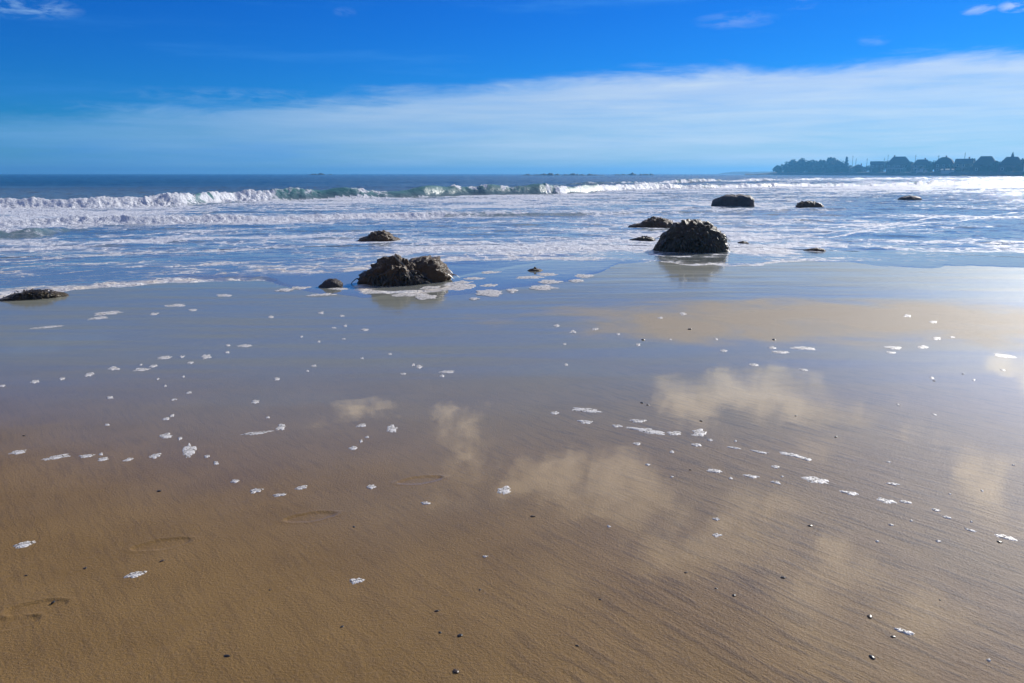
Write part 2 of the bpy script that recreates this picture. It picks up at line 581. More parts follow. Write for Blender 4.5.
def breaker(curve, heights, foamk, rise, back, seed, wig=1.2, lip=None):
    global z_sea, foam, face
    r0 = interp_r(az, curve)[None, :]
    w = (fbm(X * 0.22, X * 0 + 3.3 + seed, seed, 4) - 0.5) * wig * 2 + (fbm(X * 0.06, X * 0 + 4.4, seed + 1, 2) - 0.5) * wig * 3
    T = RR - r0 - w
    Hh = along(heights) * (0.42 + 1.10 * fbm(X * 0.33, X * 0 + 9.1, seed + 3, 3))
    up = sst(T, 0, rise)
    prof = up * np.exp(-np.maximum(0, T - rise) / back)
    fk = along(foamk)
    lump = fbm(X * 2.1, Y * 2.1, seed + 7, 4) - 0.5
    lump2 = fbm(X * 5.5, Y * 5.5, seed + 8, 3) - 0.5
    gate = sst(fbm(X * 0.28, X * 0 + 1.7, seed + 5, 4), 0.93 - fk * 0.88, 1.06 - fk * 0.88)     # how much of the crest has broken here
    roll = np.exp(-((T - rise * 0.35) / (rise * 0.95)) ** 2)                   # spilling front
    lipm = np.exp(-((T - rise * 1.0) / (rise * 0.5)) ** 2)                     # white lip on an unbroken crest
    trail = np.where(T > rise, np.exp(-np.maximum(0, T - rise) / (back * 1.1)), 0)
    fm = gate * np.maximum(roll, 0.75 * trail) * 1.15 + lipm * (0.15 + 1.1 * sst(fbm(X * 0.9, Y * 0.2, seed + 11, 3), 0.40, 0.62)) * np.clip(fk * 2.3, 0, 1)
    # foam dragged up the face in streaks
    drag = sst(fbm(X * 1.7, Y * 0.25, seed + 13, 3), 0.58, 0.76) * up * (T < rise) * np.clip(fk * 1.3, 0, 1)
    fm = np.maximum(fm, 0.72 * drag)
    holes = fbm(X * 1.3, Y * 1.1, seed + 17, 4)
    fm = np.clip(fm, 0, 1) * np.clip(fk * 4, 0, 1) * np.maximum(0.34 + 0.66 * sst(holes, 0.36, 0.66), 0.8 * sst(fk, 0.7, 0.95))
    z_sea = z_sea + Hh * prof + (lump * 0.45 + lump2 * 0.42) * np.clip(fm * 1.3, 0, 1) * np.minimum(Hh, 0.6) * 0.95
    foam = np.maximum(foam, fm)
    # wave fronts drawn up smooth; their green tint stands in for backlight through the water
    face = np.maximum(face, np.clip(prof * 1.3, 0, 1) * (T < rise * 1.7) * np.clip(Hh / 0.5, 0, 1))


breaker(w1, [(-400, .36), (0, .40), (120, .46), (190, .50), (300, .60), (400, .62), (500, .66), (580, .62), (680, .5), (800, .4), (1100, .35)],
        [(-400, 1), (0, 1), (185, 1), (215, .38), (330, .30), (400, .30), (500, .36), (560, .55), (620, .9), (760, .8), (1100, .8)], 1.6, 3.2, 41)
breaker(w2, [(-400, .16), (0, .16), (200, .19), (300, .19), (400, .24), (440, .2), (600, .1), (800, .05), (1100, .05)],
        [(-400, 1), (0, 1), (300, 1), (420, .95), (470, .5), (600, .35), (760, .3), (1100, .3)], 0.8, 2.0, 57, 0.8)
breaker(w3, [(-400, .3), (0, .26), (40, .2), (75, .06), (120, .0), (1100, 0)],
        [(-400, .7), (0, .6), (50, .7), (90, .3), (140, 0), (1100, 0)], 0.7, 1.2, 63, 0.5)
breaker(w4, [(-400, 0), (480, 0), (620, .35), (700, .5), (860, .5), (1100, .4)],
        [(-400, 0), (480, 0), (600, .3), (660, .75), (760, .95), (1100, .95)], 2.0, 6.0, 71, 3)

# lace of old foam between the breakers and the shore
r1 = interp_r(az, w1)[None, :]
r2 = interp_r(az, w2)[None, :]
ri = interp_r(az, inner)[None, :] + (fbm(X * 0.8, Y * 0.5, 91, 4) - 0.5) * 0.9
q = (RR - ri) / np.maximum(r1 - ri, 1)
patch = fbm(X * 0.16, Y * 0.30, 77, 4)
lace = np.where(q < 0, 0.0, np.where(q < 1.0, 0.41 + 0.13 * sst(q, 0.25, 0.9), 0.0))
lace = lace + ((patch - 0.5) * 0.95 + (fbm(X * 0.5, Y * 0.9, 78, 3) - 0.5) * 0.45) * (lace > 0)
lace = lace + 0.10 * sst(q, 0.0, 0.03) * (1 - sst(q, 0.10, 0.22))
# overlapping sheets of spent waves: each has a foamy front and clears behind it
sheet_u = (RR - ri) / 3.1 + 1.3 * (fbm(X * 0.16, Y * 0.10, 83, 3) - 0.5) + 0.16 * (fbm(X * 1.1, Y * 0.6, 84, 3) - 0.5)
sheet_f = sheet_u - np.floor(sheet_u)
lace = lace + (0.36 * np.exp(-sheet_f * 6.0) - 0.11) * (lace > 0) * (q < 0.7)
lace = lace + 0.10 * (RR > r2) * (q < 1.0) * along([(-400, 1), (200, 1), (420, .5), (700, .3), (1100, .3)])
lace = lace * (along([(-400, 1), (560, 1), (760, .95), (860, .70), (1100, .62)]) + sst(q, .35, .8) * along([(-400, 0), (700, 0), (860, .55), (1100, .75)]))  # extra lace at far right whitens the water in place of sun glare
# out beyond the break: stray whitecap patches on the right
lace = lace + (q > 1.0) * along([(-400, 0), (520, 0), (640, .30), (760, .50), (1100, .55)]) * (1 - sst(RR, 260, 420)) * sst(patch, 0.35, 0.6)
foam = np.maximum(foam, np.clip(lace, 0, 1))


def foam_line(curve, width, strength, seed):
    global foam
    r0 = interp_r(az, curve)[None, :]
    T = RR - r0 - (fbm(X * 0.8, X * 0 + 2.2, seed, 4) - 0.5) * width * 1.6
    g = np.exp(-(T / width) ** 2) * along(strength)
    foam = np.maximum(foam, g * (0.65 + 0.6 * fbm(X * 1.6, Y * 1.2, seed + 1, 3)))


foam_line(l1, 0.32, [(-400, 0), (790, 0), (810, .8), (950, .95), (975, .1), (1000, .5), (1100, .6)], 101)
foam_line(l2, 0.35, [(-400, 0), (800, 0), (825, .7), (950, .95), (1100, .5)], 111)
# swash front: a thick white edge that thins to the right
edge_k = along([(-400, 1), (0, 1), (120, 1), (200, .85), (262, .75), (285, .3), (330, .4), (420, .3), (480, 0), (605, 0), (625, .5), (660, .9), (800, .95), (818, .3), (840, .1), (1100, .05)])
edge_w = along([(-400, 1.5), (0, 1.4), (150, 0.9), (262, .40), (330, .2), (600, .15), (640, .4), (720, .8), (800, .7), (840, .2), (1100, .2)])
edge_n = fbm(X * 1.5, Y * 1.5, 121, 4)
em = np.exp(-(s / edge_w) ** 2) * edge_k
foam = np.maximum(foam, np.clip(em * (0.55 + 0.9 * edge_n), 0, 1))
# the inner foam edge behind the pool
Ti = RR - ri
im = np.exp(-((Ti - 0.35) / 0.55) ** 2) * along([(-400, 0), (240, 0), (300, .55), (430, .75), (600, .72), (640, .3), (700, 0), (1100, 0)])
foam = np.maximum(foam, np.clip(im * (0.5 + 0.9 * edge_n), 0, 1))
# white wash piled round the big boulder
pb = ground(730, 251, True)
wash = np.exp(-(((X - pb.x - .55) / 1.25) ** 2 + ((Y - pb.y - 0.3) / 1.7) ** 2) ** 1.5)
foam = np.maximum(foam, np.clip(wash * (0.45 + 0.95 * edge_n), 0, .95))
for (px, py, hw) in ((405, 287, .85), (690, 254, 1.05), (380, 240, .7), (652, 227, 1.0), (733, 206, 1.6), (808, 207, 1.1), (910, 200, 1.2)):
    p = ground(px, py, True)
    dd = np.hypot((X - p.x) / hw, (Y - p.y - .1) / (hw * 1.0))
    foam = np.maximum(foam, np.clip(np.exp(-((dd - 0.85) / 0.22) ** 2) * (0.1 + 0.85 * edge_n), 0, .8) * (s > 0))
lump = fbm(X * 7, Y * 7, 131, 3)
z = np.maximum(z_sea * sst(s, 0.2, 6) , sb + film)
z = z + 0.016 * em * lump * sst(s, 0, 0.25) + 0.02 * np.clip(foam - 0.3, 0, 1) * lump * sst(RR, 9, 14)
z = sb - 0.003 + (z - sb + 0.003) * sst(s, 0.0, 0.9)      # the edge of the sheet tucks into the sand
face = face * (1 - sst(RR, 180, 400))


def water_material():
    m, t, out = new_mat('sea_water')
    tc = t.node('ShaderNodeTexCoord')
    P = tc.outputs['Object']
    sep = t.node('ShaderNodeSeparateXYZ')
    t.put(sep.inputs[0], P)
    y = sep.outputs[1]
    fo = t.node('ShaderNodeAttribute', attribute_name='foam').outputs['Fac']
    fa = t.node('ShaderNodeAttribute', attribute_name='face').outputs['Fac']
    # water body colour: clear over the sand, blue-green further out
    shallow = t.ss(y, 13.0, 24.0)
    c = t.mix(shallow, (0.235, 0.240, 0.200), (0.150, 0.210, 0.220))
    c = t.mix(t.ss(y, 60, 140), c, (0.001, 0.045, 0.085))
    c = t.mix(fa, c, (0.055, 0.20, 0.21))  # paler green on wave faces, painted for sunlight coming through the water
    wob = t.noise(P, 2.0, 3, 0.5)
    v1 = t.noise(t.mapv(P, scale=(0.65, 1.1, 1)), 1.0, 6, 0.60, 1.3)
    v2 = t.node('ShaderNodeTexVoronoi', feature='DISTANCE_TO_EDGE')
    v2.inputs['Scale'].default_value = 1.7
    wv = t.node('ShaderNodeVectorMath', operation='ADD')
    t.put(wv.inputs[0], P)
    nn = t.node('ShaderNodeTexNoise')
    nn.inputs['Scale'].default_value = 1.7
    nn.inputs['Detail'].default_value = 4
    t.put(nn.inputs['Vector'], P)
    t.put(wv.inputs[1], nn.outputs['Color'])
    t.put(v2.inputs['Vector'], wv.outputs[0])
    cell = t.ss(v2.outputs['Distance'], 0.0, 0.16, 0.34, -0.08)
    n = t.m('ADD', t.m('MULTIPLY', v1, 0.85), t.m('MULTIPLY', cell, 0.45))
    fine = t.noise(P, 14.0, 4, 0.7)
    n = t.m('ADD', n, t.m('MULTIPLY', t.m('SUBTRACT', fine, 0.5), 0.10))
    thr = t.m('SUBTRACT', 0.86, t.m('MULTIPLY', fo, 0.86))
    mask = t.ss(t.m('SUBTRACT', n, thr), -0.045, 0.13)
    thin = t.m('MULTIPLY', t.ss(t.m('SUBTRACT', n, thr), -0.22, 0.02), 0.20)
    mask = t.m('MAXIMUM', mask, thin)
    mask = t.m('MULTIPLY', mask, t.ss(fo, 0.0, 0.12))
    # ripples
    outer = t.node('ShaderNodeAttribute', attribute_name='outer').outputs['Fac']
    far = t.m('MAXIMUM', t.m('MULTIPLY', t.ss(y, 20, 70), 0.42), t.m('MAXIMUM', outer, t.m('MULTIPLY', fa, 0.5)))
    r1 = t.noise(t.mapv(P, scale=(2.2, 4.5, 1)), 1.0, 4, 0.6, 0.4)
    r2 = t.noise(t.mapv(P, scale=(0.5, 0.9, 1)), 1.0, 6, 0.66, 0.3)
    calm = t.ss(y, 11.5, 26.0, 0.06, 0.8)
    hh = t.m('ADD', t.m('MULTIPLY', t.m('MULTIPLY', r1, 0.024), calm), t.m('MULTIPLY', t.m('MULTIPLY', r2, 0.48), far))
    nb = t.bump(hh, 1.0, 1.0)
    p = principled(t, Base_Color=c, Roughness=t.m('ADD', t.lin(far, 0, 1, 0.06, 0.18), t.m('MULTIPLY', fa, 0.4)), Normal=nb, IOR=1.33)
    fb = t.bump(t.m('ADD', t.m('ADD', t.m('MULTIPLY', fine, 0.05), t.m('MULTIPLY', v1, 0.06)), t.m('MULTIPLY', t.noise(P, 4.0, 5, 0.6, 0.5), 0.22)), 0.9, 1.0)
    fcol = t.mix(t.m('MULTIPLY', t.ss(y, 13.0, 21.0, 1.0, 0.0), t.ss(wob, 0.35, 0.65, 0.35, 1.0)), (0.80, 0.82, 0.84), (0.78, 0.70, 0.58))
    f = principled(t, Base_Color=fcol, Roughness=0.55, Normal=fb)
    t.put(f.inputs['Specular IOR Level'], 0.3)
    mx = t.node('ShaderNodeMixShader')
    t.put(mx.inputs[0], mask)
    t.l.new(p.outputs[0], mx.inputs[1])
    t.l.new(f.outputs[0], mx.inputs[2])
    t.l.new(mx.outputs[0], out.inputs[0])
    return m


M_WATER = water_material()
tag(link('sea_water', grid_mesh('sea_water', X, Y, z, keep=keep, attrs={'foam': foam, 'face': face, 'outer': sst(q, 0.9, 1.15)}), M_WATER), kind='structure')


# ------------------------------------------------------------------ simple materials
def plain(name, col, rough=0.6, var=0.25, scale=3.0, bump=0.0, col2=None, spec=0.4):
    m, t, out = new_mat(name)
    tc = t.node('ShaderNodeTexCoord')
    n = t.noise(tc.outputs['Object'], scale, 5, 0.6)
    c2 = col2 or tuple(v * (1 - var) for v in col)
    c = t.mix(t.ss(n, 0.3, 0.7), col, c2)
    p = principled(t, Base_Color=c, Roughness=rough)
    t.put(p.inputs['Specular IOR Level'], spec)
    if bump:
        t.put(p.inputs['Normal'], t.bump(n, 0.6, bump))
    t.l.new(p.outputs[0], out.inputs[0])
    return m


def rock_material(name, dark, light, weed, wet=0.5, crust=0.5, crack=False):
    m, t, out = new_mat(name)
    tc = t.node('ShaderNodeTexCoord')
    P = tc.outputs['Object']
    geo = t.node('ShaderNodeNewGeometry')
    sn = t.node('ShaderNodeSeparateXYZ')
    t.put(sn.inputs[0], geo.outputs['Normal'])
    sp = t.node('ShaderNodeSeparateXYZ')
    t.put(sp.inputs[0], P)
    n1 = t.noise(P, 5.0, 7, 0.65, 0.3)
    n2 = t.noise(P, 26.0, 6, 0.75)
    n3 = t.noise(P, 2.2, 4, 0.6)
    vo = t.node('ShaderNodeTexVoronoi')
    vo.inputs['Scale'].default_value = 26.0
    t.put(vo.inputs['Vector'], P)
    c = t.mix(t.ss(n1, 0.35, 0.65), dark, tuple(v * 1.7 for v in dark))
    up = t.ss(t.m('ADD', sn.outputs[2], t.m('MULTIPLY', t.m('SUBTRACT', n3, 0.5), 2.0)), 0.30, 1.0)
    nS = t.noise(P, 13.0, 5, 0.7)
    c = t.mix(t.m('MULTIPLY', t.m('MULTIPLY', up, t.ss(nS, 0.53, 0.60)), crust), c, light)
    bar = t.m('MULTIPLY', t.ss(vo.outputs['Distance'], 0.12, 0.3, 1.0, 0.0), t.ss(n3, 0.45, 0.6))
    c = t.mix(t.m('MULTIPLY', bar, crust * 0.7), c, light)
    c = t.mix(t.m('MULTIPLY', t.ss(n3, 0.42, 0.6), 0.55), c, weed)
    if crack:                                         # a pale quartz seam slanting down one face
        w_ = t.m('ADD', sp.outputs[0], t.m('MULTIPLY', sp.outputs[2], 0.94))
        w_ = t.m('ABSOLUTE', t.m('ADD', w_, t.m('ADD', -0.315, t.m('MULTIPLY', t.m('SUBTRACT', n1, 0.5), 0.07))))
        seam = t.m('MULTIPLY', t.ss(w_, 0.010, 0.024, 1.0, 0.0), t.m('LESS_THAN', sp.outputs[1], 0.12))
        c = t.mix(t.m('MULTIPLY', seam, 0.8), c, (0.42, 0.34, 0.24))
    h = t.m('ADD', t.m('MULTIPLY', n1, 0.05), t.m('MULTIPLY', n2, 0.022))
    h = t.m('ADD', h, t.m('MULTIPLY', bar, 0.012))
    p = principled(t, Base_Color=c, Roughness=t.lin(n2, 0.3, 0.7, 0.42, 0.85), Normal=t.bump(h, 0.9, 1.0))
    t.put(p.inputs['Coat Weight'], wet)
    t.put(p.inputs['Specular IOR Level'], 0.2)
    t.put(p.inputs['Coat Roughness'], 0.24)
    t.put(p.inputs['Coat Normal'], t.bump(t.m('MULTIPLY', n2, 0.05), 1.0, 1.0))
    t.l.new(p.outputs[0], out.inputs[0])
    return m


M_ROCK = rock_material('dark_wet_rock', (0.062, 0.030, 0.009), (0.46, 0.36, 0.23), (0.070, 0.036, 0.008), 0.32, 0.5)
M_ROCK_S = rock_material('seamed_rock', (0.062, 0.030, 0.009), (0.46, 0.36, 0.23), (0.070, 0.036, 0.008), 0.32, 0.5, True)
M_ROCK_W = rock_material('weedy_rock', (0.040, 0.022, 0.008), (0.48, 0.40, 0.28), (0.045, 0.036, 0.008), 0.32, 0.85)
M_ROCK_P = rock_material('bare_rock', (0.060, 0.045, 0.040), (0.18, 0.14, 0.12), (0.045, 0.035, 0.03), 0.2, 0.35)
M_WEED = plain('brown_rockweed', (0.060, 0.040, 0.012), 0.4, 0.5, 20, 0.01, (0.025, 0.017, 0.006), 0.5)
M_PEB = plain('dark_pebble', (0.025, 0.022, 0.020), 0.35, 0.4, 40)
M_PEB2 = plain('brown_pebble', (0.10, 0.065, 0.04), 0.4, 0.4, 40)


def foam_material():
    m, t, out = new_mat('stranded_foam')
    tc = t.node('ShaderNodeTexCoord')
    P = tc.outputs['Object']
    n = t.m('ADD', t.m('MULTIPLY', t.noise(P, 60.0, 4, 0.65), 0.5), t.m('MULTIPLY', t.noise(P, 17.0, 4, 0.6), 0.5))
    v = t.node('ShaderNodeTexVoronoi')
    v.inputs['Scale'].default_value = 120.0
    t.put(v.inputs['Vector'], P)
    c = t.mix(t.ss(n, 0.35, 0.7), (0.64, 0.59, 0.50), (0.86, 0.82, 0.74))
    p = principled(t, Base_Color=c, Roughness=0.5, Normal=t.bump(t.m('ADD', n, v.outputs['Distance']), 0.5, 0.006))
    tr = t.node('ShaderNodeBsdfTransparent')
    mx = t.node('ShaderNodeMixShader')
    t.put(mx.inputs[0], t.ss(n, 0.39, 0.50))
    t.l.new(tr.outputs[0], mx.inputs[1])
    t.l.new(p.outputs[0], mx.inputs[2])
    t.l.new(mx.outputs[0], out.inputs[0])
    return m


M_FOAM = foam_material()


# ------------------------------------------------------------------ rocks
def rock_mesh(name, lumps, sub=5, amp=0.07, freq=3.0, seed=0, center=(0, 0, 0.0)):
    bm = bmesh.new()
    bmesh.ops.create_icosphere(bm, subdivisions=sub, radius=1.0)
    c = Vector(center)
    size = max(max(l[1]) for l in lumps)
    off = Vector((seed * 3.7, seed * 1.3, seed * 2.1))
    for v in bm.verts:
        d = v.co.normalized()
        best = 0.02
        for cc, rad_, pw in lumps:
            o = c - Vector(cc)
            # march outwards for the last crossing of the superellipsoid
            lo, hi = 0.0, size * 3.0

            def f(k):
                q = o + d * k
                return sum(abs(q[i] / rad_[i]) ** pw for i in range(3)) - 1
            if f(0) > 0:
                # find an inside sample first
                inside = None
                for i in range(1, 14):
                    if f(hi * i / 28.0) < 0:
                        inside = hi * i / 28.0
                if inside is None:
                    continue
                lo = inside
            for _ in range(14):
                mid = (lo + hi) / 2
                if f(mid) > 0:
                    hi = mid
                else:
                    lo = mid
            best = max(best, lo)
        p = c + d * best
        q = p * freq / size * 0.7 + off
        rid = mn.ridged_multi_fractal(q, 0.9, 2.1, 5, 1.0, 2.0, noise_basis='PERLIN_ORIGINAL') * 0.35
        fac = mn.fractal(q * 1.9 + Vector((9, 2, 4)), 0.8, 2.0, 5, noise_basis='PERLIN_ORIGINAL')
        cell = mn.noise(q * 0.9 + Vector((4, 8, 1)), noise_basis='VORONOI_F2F1')
        cell = (cell + 1) / 2
        chunk = mn.noise(q * 1.5 + Vector((1, 7, 3)), noise_basis='VORONOI_F1')
        k = (rid - 0.42) * 1.1 + fac * 0.9 - chunk * 1.1 - 0.55 * max(0.0, 1 - cell / 0.10)
        v.co = p + d * k * amp * size
    me = bpy.data.meshes.new(name)
    bm.to_mesh(me)
    bm.free()
    me.polygons.foreach_set('use_smooth', np.ones(len(me.polygons), dtype=bool))
    return me


def weed_mesh(name, me, n, zlo, zhi, ln, seed):
    """straps of rockweed hanging from faces of the rock between two heights"""
    rnd = random.Random(seed)
    polys = [p for p in me.polygons if zlo < p.center.z < zhi and p.normal.z > -0.3]
    bm = bmesh.new()
    for _ in range(n):
        p = rnd.choice(polys)
        n_ = p.normal.normalized()
        down = Vector((rnd.uniform(-.5, .5), rnd.uniform(-.5, .5), -1))
        down = (down - n_ * down.dot(n_)).normalized()
        side = n_.cross(down).normalized()
        w = ln * rnd.uniform(.06, .14)
        L = ln * rnd.uniform(.6, 1.3)
        prev = None
        a = p.center + n_ * 0.004
        for k in range(5):
            f = k / 4
            ww = w * (1 - 0.6 * f)
            o = a + down * L * f + n_ * (0.018 * math.sin(f * 3.1) + rnd.uniform(0, .008)) + side * rnd.uniform(-.01, .01)
            cur = (bm.verts.new(o - side * ww), bm.verts.new(o + side * ww + n_ * 0.004))
            if prev:
                bm.faces.new((prev[0], prev[1], cur[1], cur[0]))
            prev = cur
    m2 = bpy.data.meshes.new(name)
    bm.to_mesh(m2)
    bm.free()
    return m2


def rock(px, py, lumps, label, mat, sub=5, amp=.07, freq=3.0, seed=0, weed=None, rz=0.0, dz=0.0, center=(0, 0, 0.05), name='rock', cat='rock'):
    p = ground(px, py, True)
    root = empty(name, (p.x, p.y, max(float(sand_base(p.x, p.y)), 0.0) + dz), -math.atan2(p.x, p.y) + rz)
    me = rock_mesh('stone_body', lumps, sub, amp, freq, seed, center)
    link('stone_body', me, mat, root)
    if weed:
        link('seaweed_fringe', weed_mesh('seaweed_fringe', me, *weed, seed + 5), M_WEED, root)
    tag(root, label, cat, 'rocks in the surf')
    return root


rock(402, 283, [((-.10, .08, .0), (.62, .46, .46), 1.45), ((-.02, .12, .06), (.26, .34, .36), 1.9),
                ((.40, .28, .03), (.37, .36, .36), 2.8), ((.62, .32, .0), (.20, .25, .26), 2.4)],
     'dark split boulder standing in the shallow pool, its pale crack facing the beach', M_ROCK_S, 6, .088, 4.0, 3,
     weed=(260, -.02, .2, .16))
rock(690, 251, [((.04, .15, 0.0), (.80, .62, .70), 1.95), ((.22, .15, .06), (.46, .5, .60), 2.3), ((.46, .15, 0), (.36, .45, .50), 2.3), ((-.42, .1, 0), (.42, .42, .30), 2.0)],
     'largest rounded boulder, weed covered, with white wash around its foot', M_ROCK_W, 6, .056, 4.8, 11,
     weed=(420, .0, .42, .18))
rock(653, 227, [((.15, 0, 0), (.58, .45, .30), 2.2), ((-.25, 0, -.03), (.58, .4, .17), 2.0)],
     'low wedge shaped rock just behind the largest boulder', M_ROCK, 5, .08, 3.0, 17)
rock(733, 206.5, [((.15, 0, .05), (.95, .7, .58), 3.6), ((-.55, 0, .12), (.62, .5, .36), 2.2)],
     'brown flat topped boulder with a pointed left end, out in the foam', M_ROCK_P, 5, .04, 2.4, 23)
rock(808, 207.3, [((.0, 0, 0), (.62, .45, .33), 2.2), ((.3, 0, -.03), (.5, .4, .28), 2.2)],
     'small domed rock with pale barnacles right of the flat topped boulder', M_ROCK, 5, .07, 3.0, 29)
rock(910, 200, [((0, 0, 0), (.75, .5, .26), 2.2)],
     'farthest flat rock, alone in the bright water under the headland houses', M_ROCK_P, 4, .07, 3.0, 31)
rock(379, 240, [((.05, 0, 0), (.38, .34, .24), 2.0), ((-.22, 0, -.04), (.36, .3, .15), 2.0), ((.3, .05, -.05), (.3, .3, .14), 2.0)],
     'pointed rock in the foam beyond the split boulder', M_ROCK, 5, .09, 3.2, 37)
rock(331, 286.5, [((.02, 0, 0), (.17, .15, .125), 2.0), ((-.08, 0, -.02), (.13, .12, .075), 2.0)],
     'smooth dark stone just left of the split boulder', M_ROCK_P, 4, .06, 2.6, 41)
rock(535, 271, [((0, 0, 0), (.14, .11, .05), 2.0), ((.06, 0, -.01), (.11, .1, .035), 2.0)],
     'small flat black stone poking out of the still pool among foam rafts', M_ROCK, 4, .06, 2.6, 43)
rock(817, 250.5, [((0, 0, 0), (.20, .14, .06), 2.0), ((-.18, 0, -.02), (.18, .12, .04), 2.0)],
     'low dark stone at the right end of the white wash', M_ROCK, 4, .08, 2.6, 47)
rock(645, 240, [((0, 0, 0), (.3, .2, .09), 2.0), ((-.28, .1, -.02), (.22, .2, .06), 2.0)],
     'broken weedy ledge awash at the left foot of the largest boulder', M_ROCK_W, 4, .12, 4.0, 53)
rock(743, 243.5, [((0, 0, 0), (.14, .12, .06), 2.0)],
     'little dark stone in the white wash beside the largest boulder', M_ROCK, 4, .1, 3.0, 59)
rock(33, 298, [((.0, .0, 0), (.36, .16, .09), 2.2), ((-.22, -.02, -.01), (.22, .13, .065), 2.0), ((.26, .04, -.01), (.2, .15, .08), 2.0)],
     'low brown ledge matted with seaweed at the edge of the swash', M_ROCK_W, 5, .1, 4.0, 61, weed=(260, -.03, .12, .12), name='seaweed_ledge', cat='rock')


# ------------------------------------------------------------------ stranded foam
def foam_mesh(w, d, h, ang, seed, ragged=0.45):
    rnd = random.Random(seed)
    nseg, rings = 34, 5
    bm = bmesh.new()
    ph = Vector((rnd.uniform(0, 99), rnd.uniform(0, 99), 0))
    ca, sa = math.cos(ang), math.sin(ang)
    cen = bm.verts.new((0, 0, h))
    prev = None
    for r_ in range(1, rings + 1):
        f = r_ / rings
        ring = []
        for k in range(nseg):
            a = k / nseg * 2 * math.pi
            u = Vector((math.cos(a), math.sin(a), 0))
            rad_ = 1 + ragged * (1.5 * mn.noise(u * 1.3 + ph) + 0.8 * mn.noise(u * 3.6 + ph) + 0.35 * mn.noise(u * 9 + ph))
            rad_ = max(rad_, 0.25)
            x_, y_ = u.x * rad_ * f * w / 2, u.y * rad_ * f * d / 2
            zz = h * (1 - f ** 3) * (0.75 + 0.6 * mn.noise(Vector((x_ * 40, y_ * 40, seed)))) - (0.003 if r_ == rings else 0)
            ring.append(bm.verts.new((x_ * ca - y_ * sa, x_ * sa + y_ * ca, zz)))
        for k in range(nseg):
            j = (k + 1) % nseg
            if prev is None:
                bm.faces.new((cen, ring[k], ring[j]))
            else:
                bm.faces.new((prev[k], ring[k], ring[j], prev[j]))
        prev = ring
    me = bpy.data.meshes.new('foam_patch')
    bm.to_mesh(me)
    bm.free()
    me.polygons.foreach_set('use_smooth', np.ones(len(me.polygons), dtype=bool))
    return me


def foam_patch(px, py, w, hpx, label=None, slant=0.0, group='foam flecks on the wet sand', water=False):
    p = ground(px, py, water)
    sc = px_scale(p)
    pa, pb_ = ground(px, py - hpx / 2, water), ground(px, py + hpx / 2, water)
    dep = max(pa.y - pb_.y, 0.02)
    w_ = w * sc
    hgt = min(0.0032, 0.08 * min(w_, dep) + 0.002)
    ang = slant
    o = link('foam_patch', foam_mesh(w_, dep, hgt, ang - math.atan2(p.x, p.y), int(px * 7 + py * 13), 0.42), M_FOAM)
    zb = float(sand_z(p.x, p.y)) + 0.001
    o.location = (p.x, p.y, zb + (0.006 if water else 0.0))
    tag(o, label or 'small white fleck of foam stranded on the wet sand', 'foam', group)


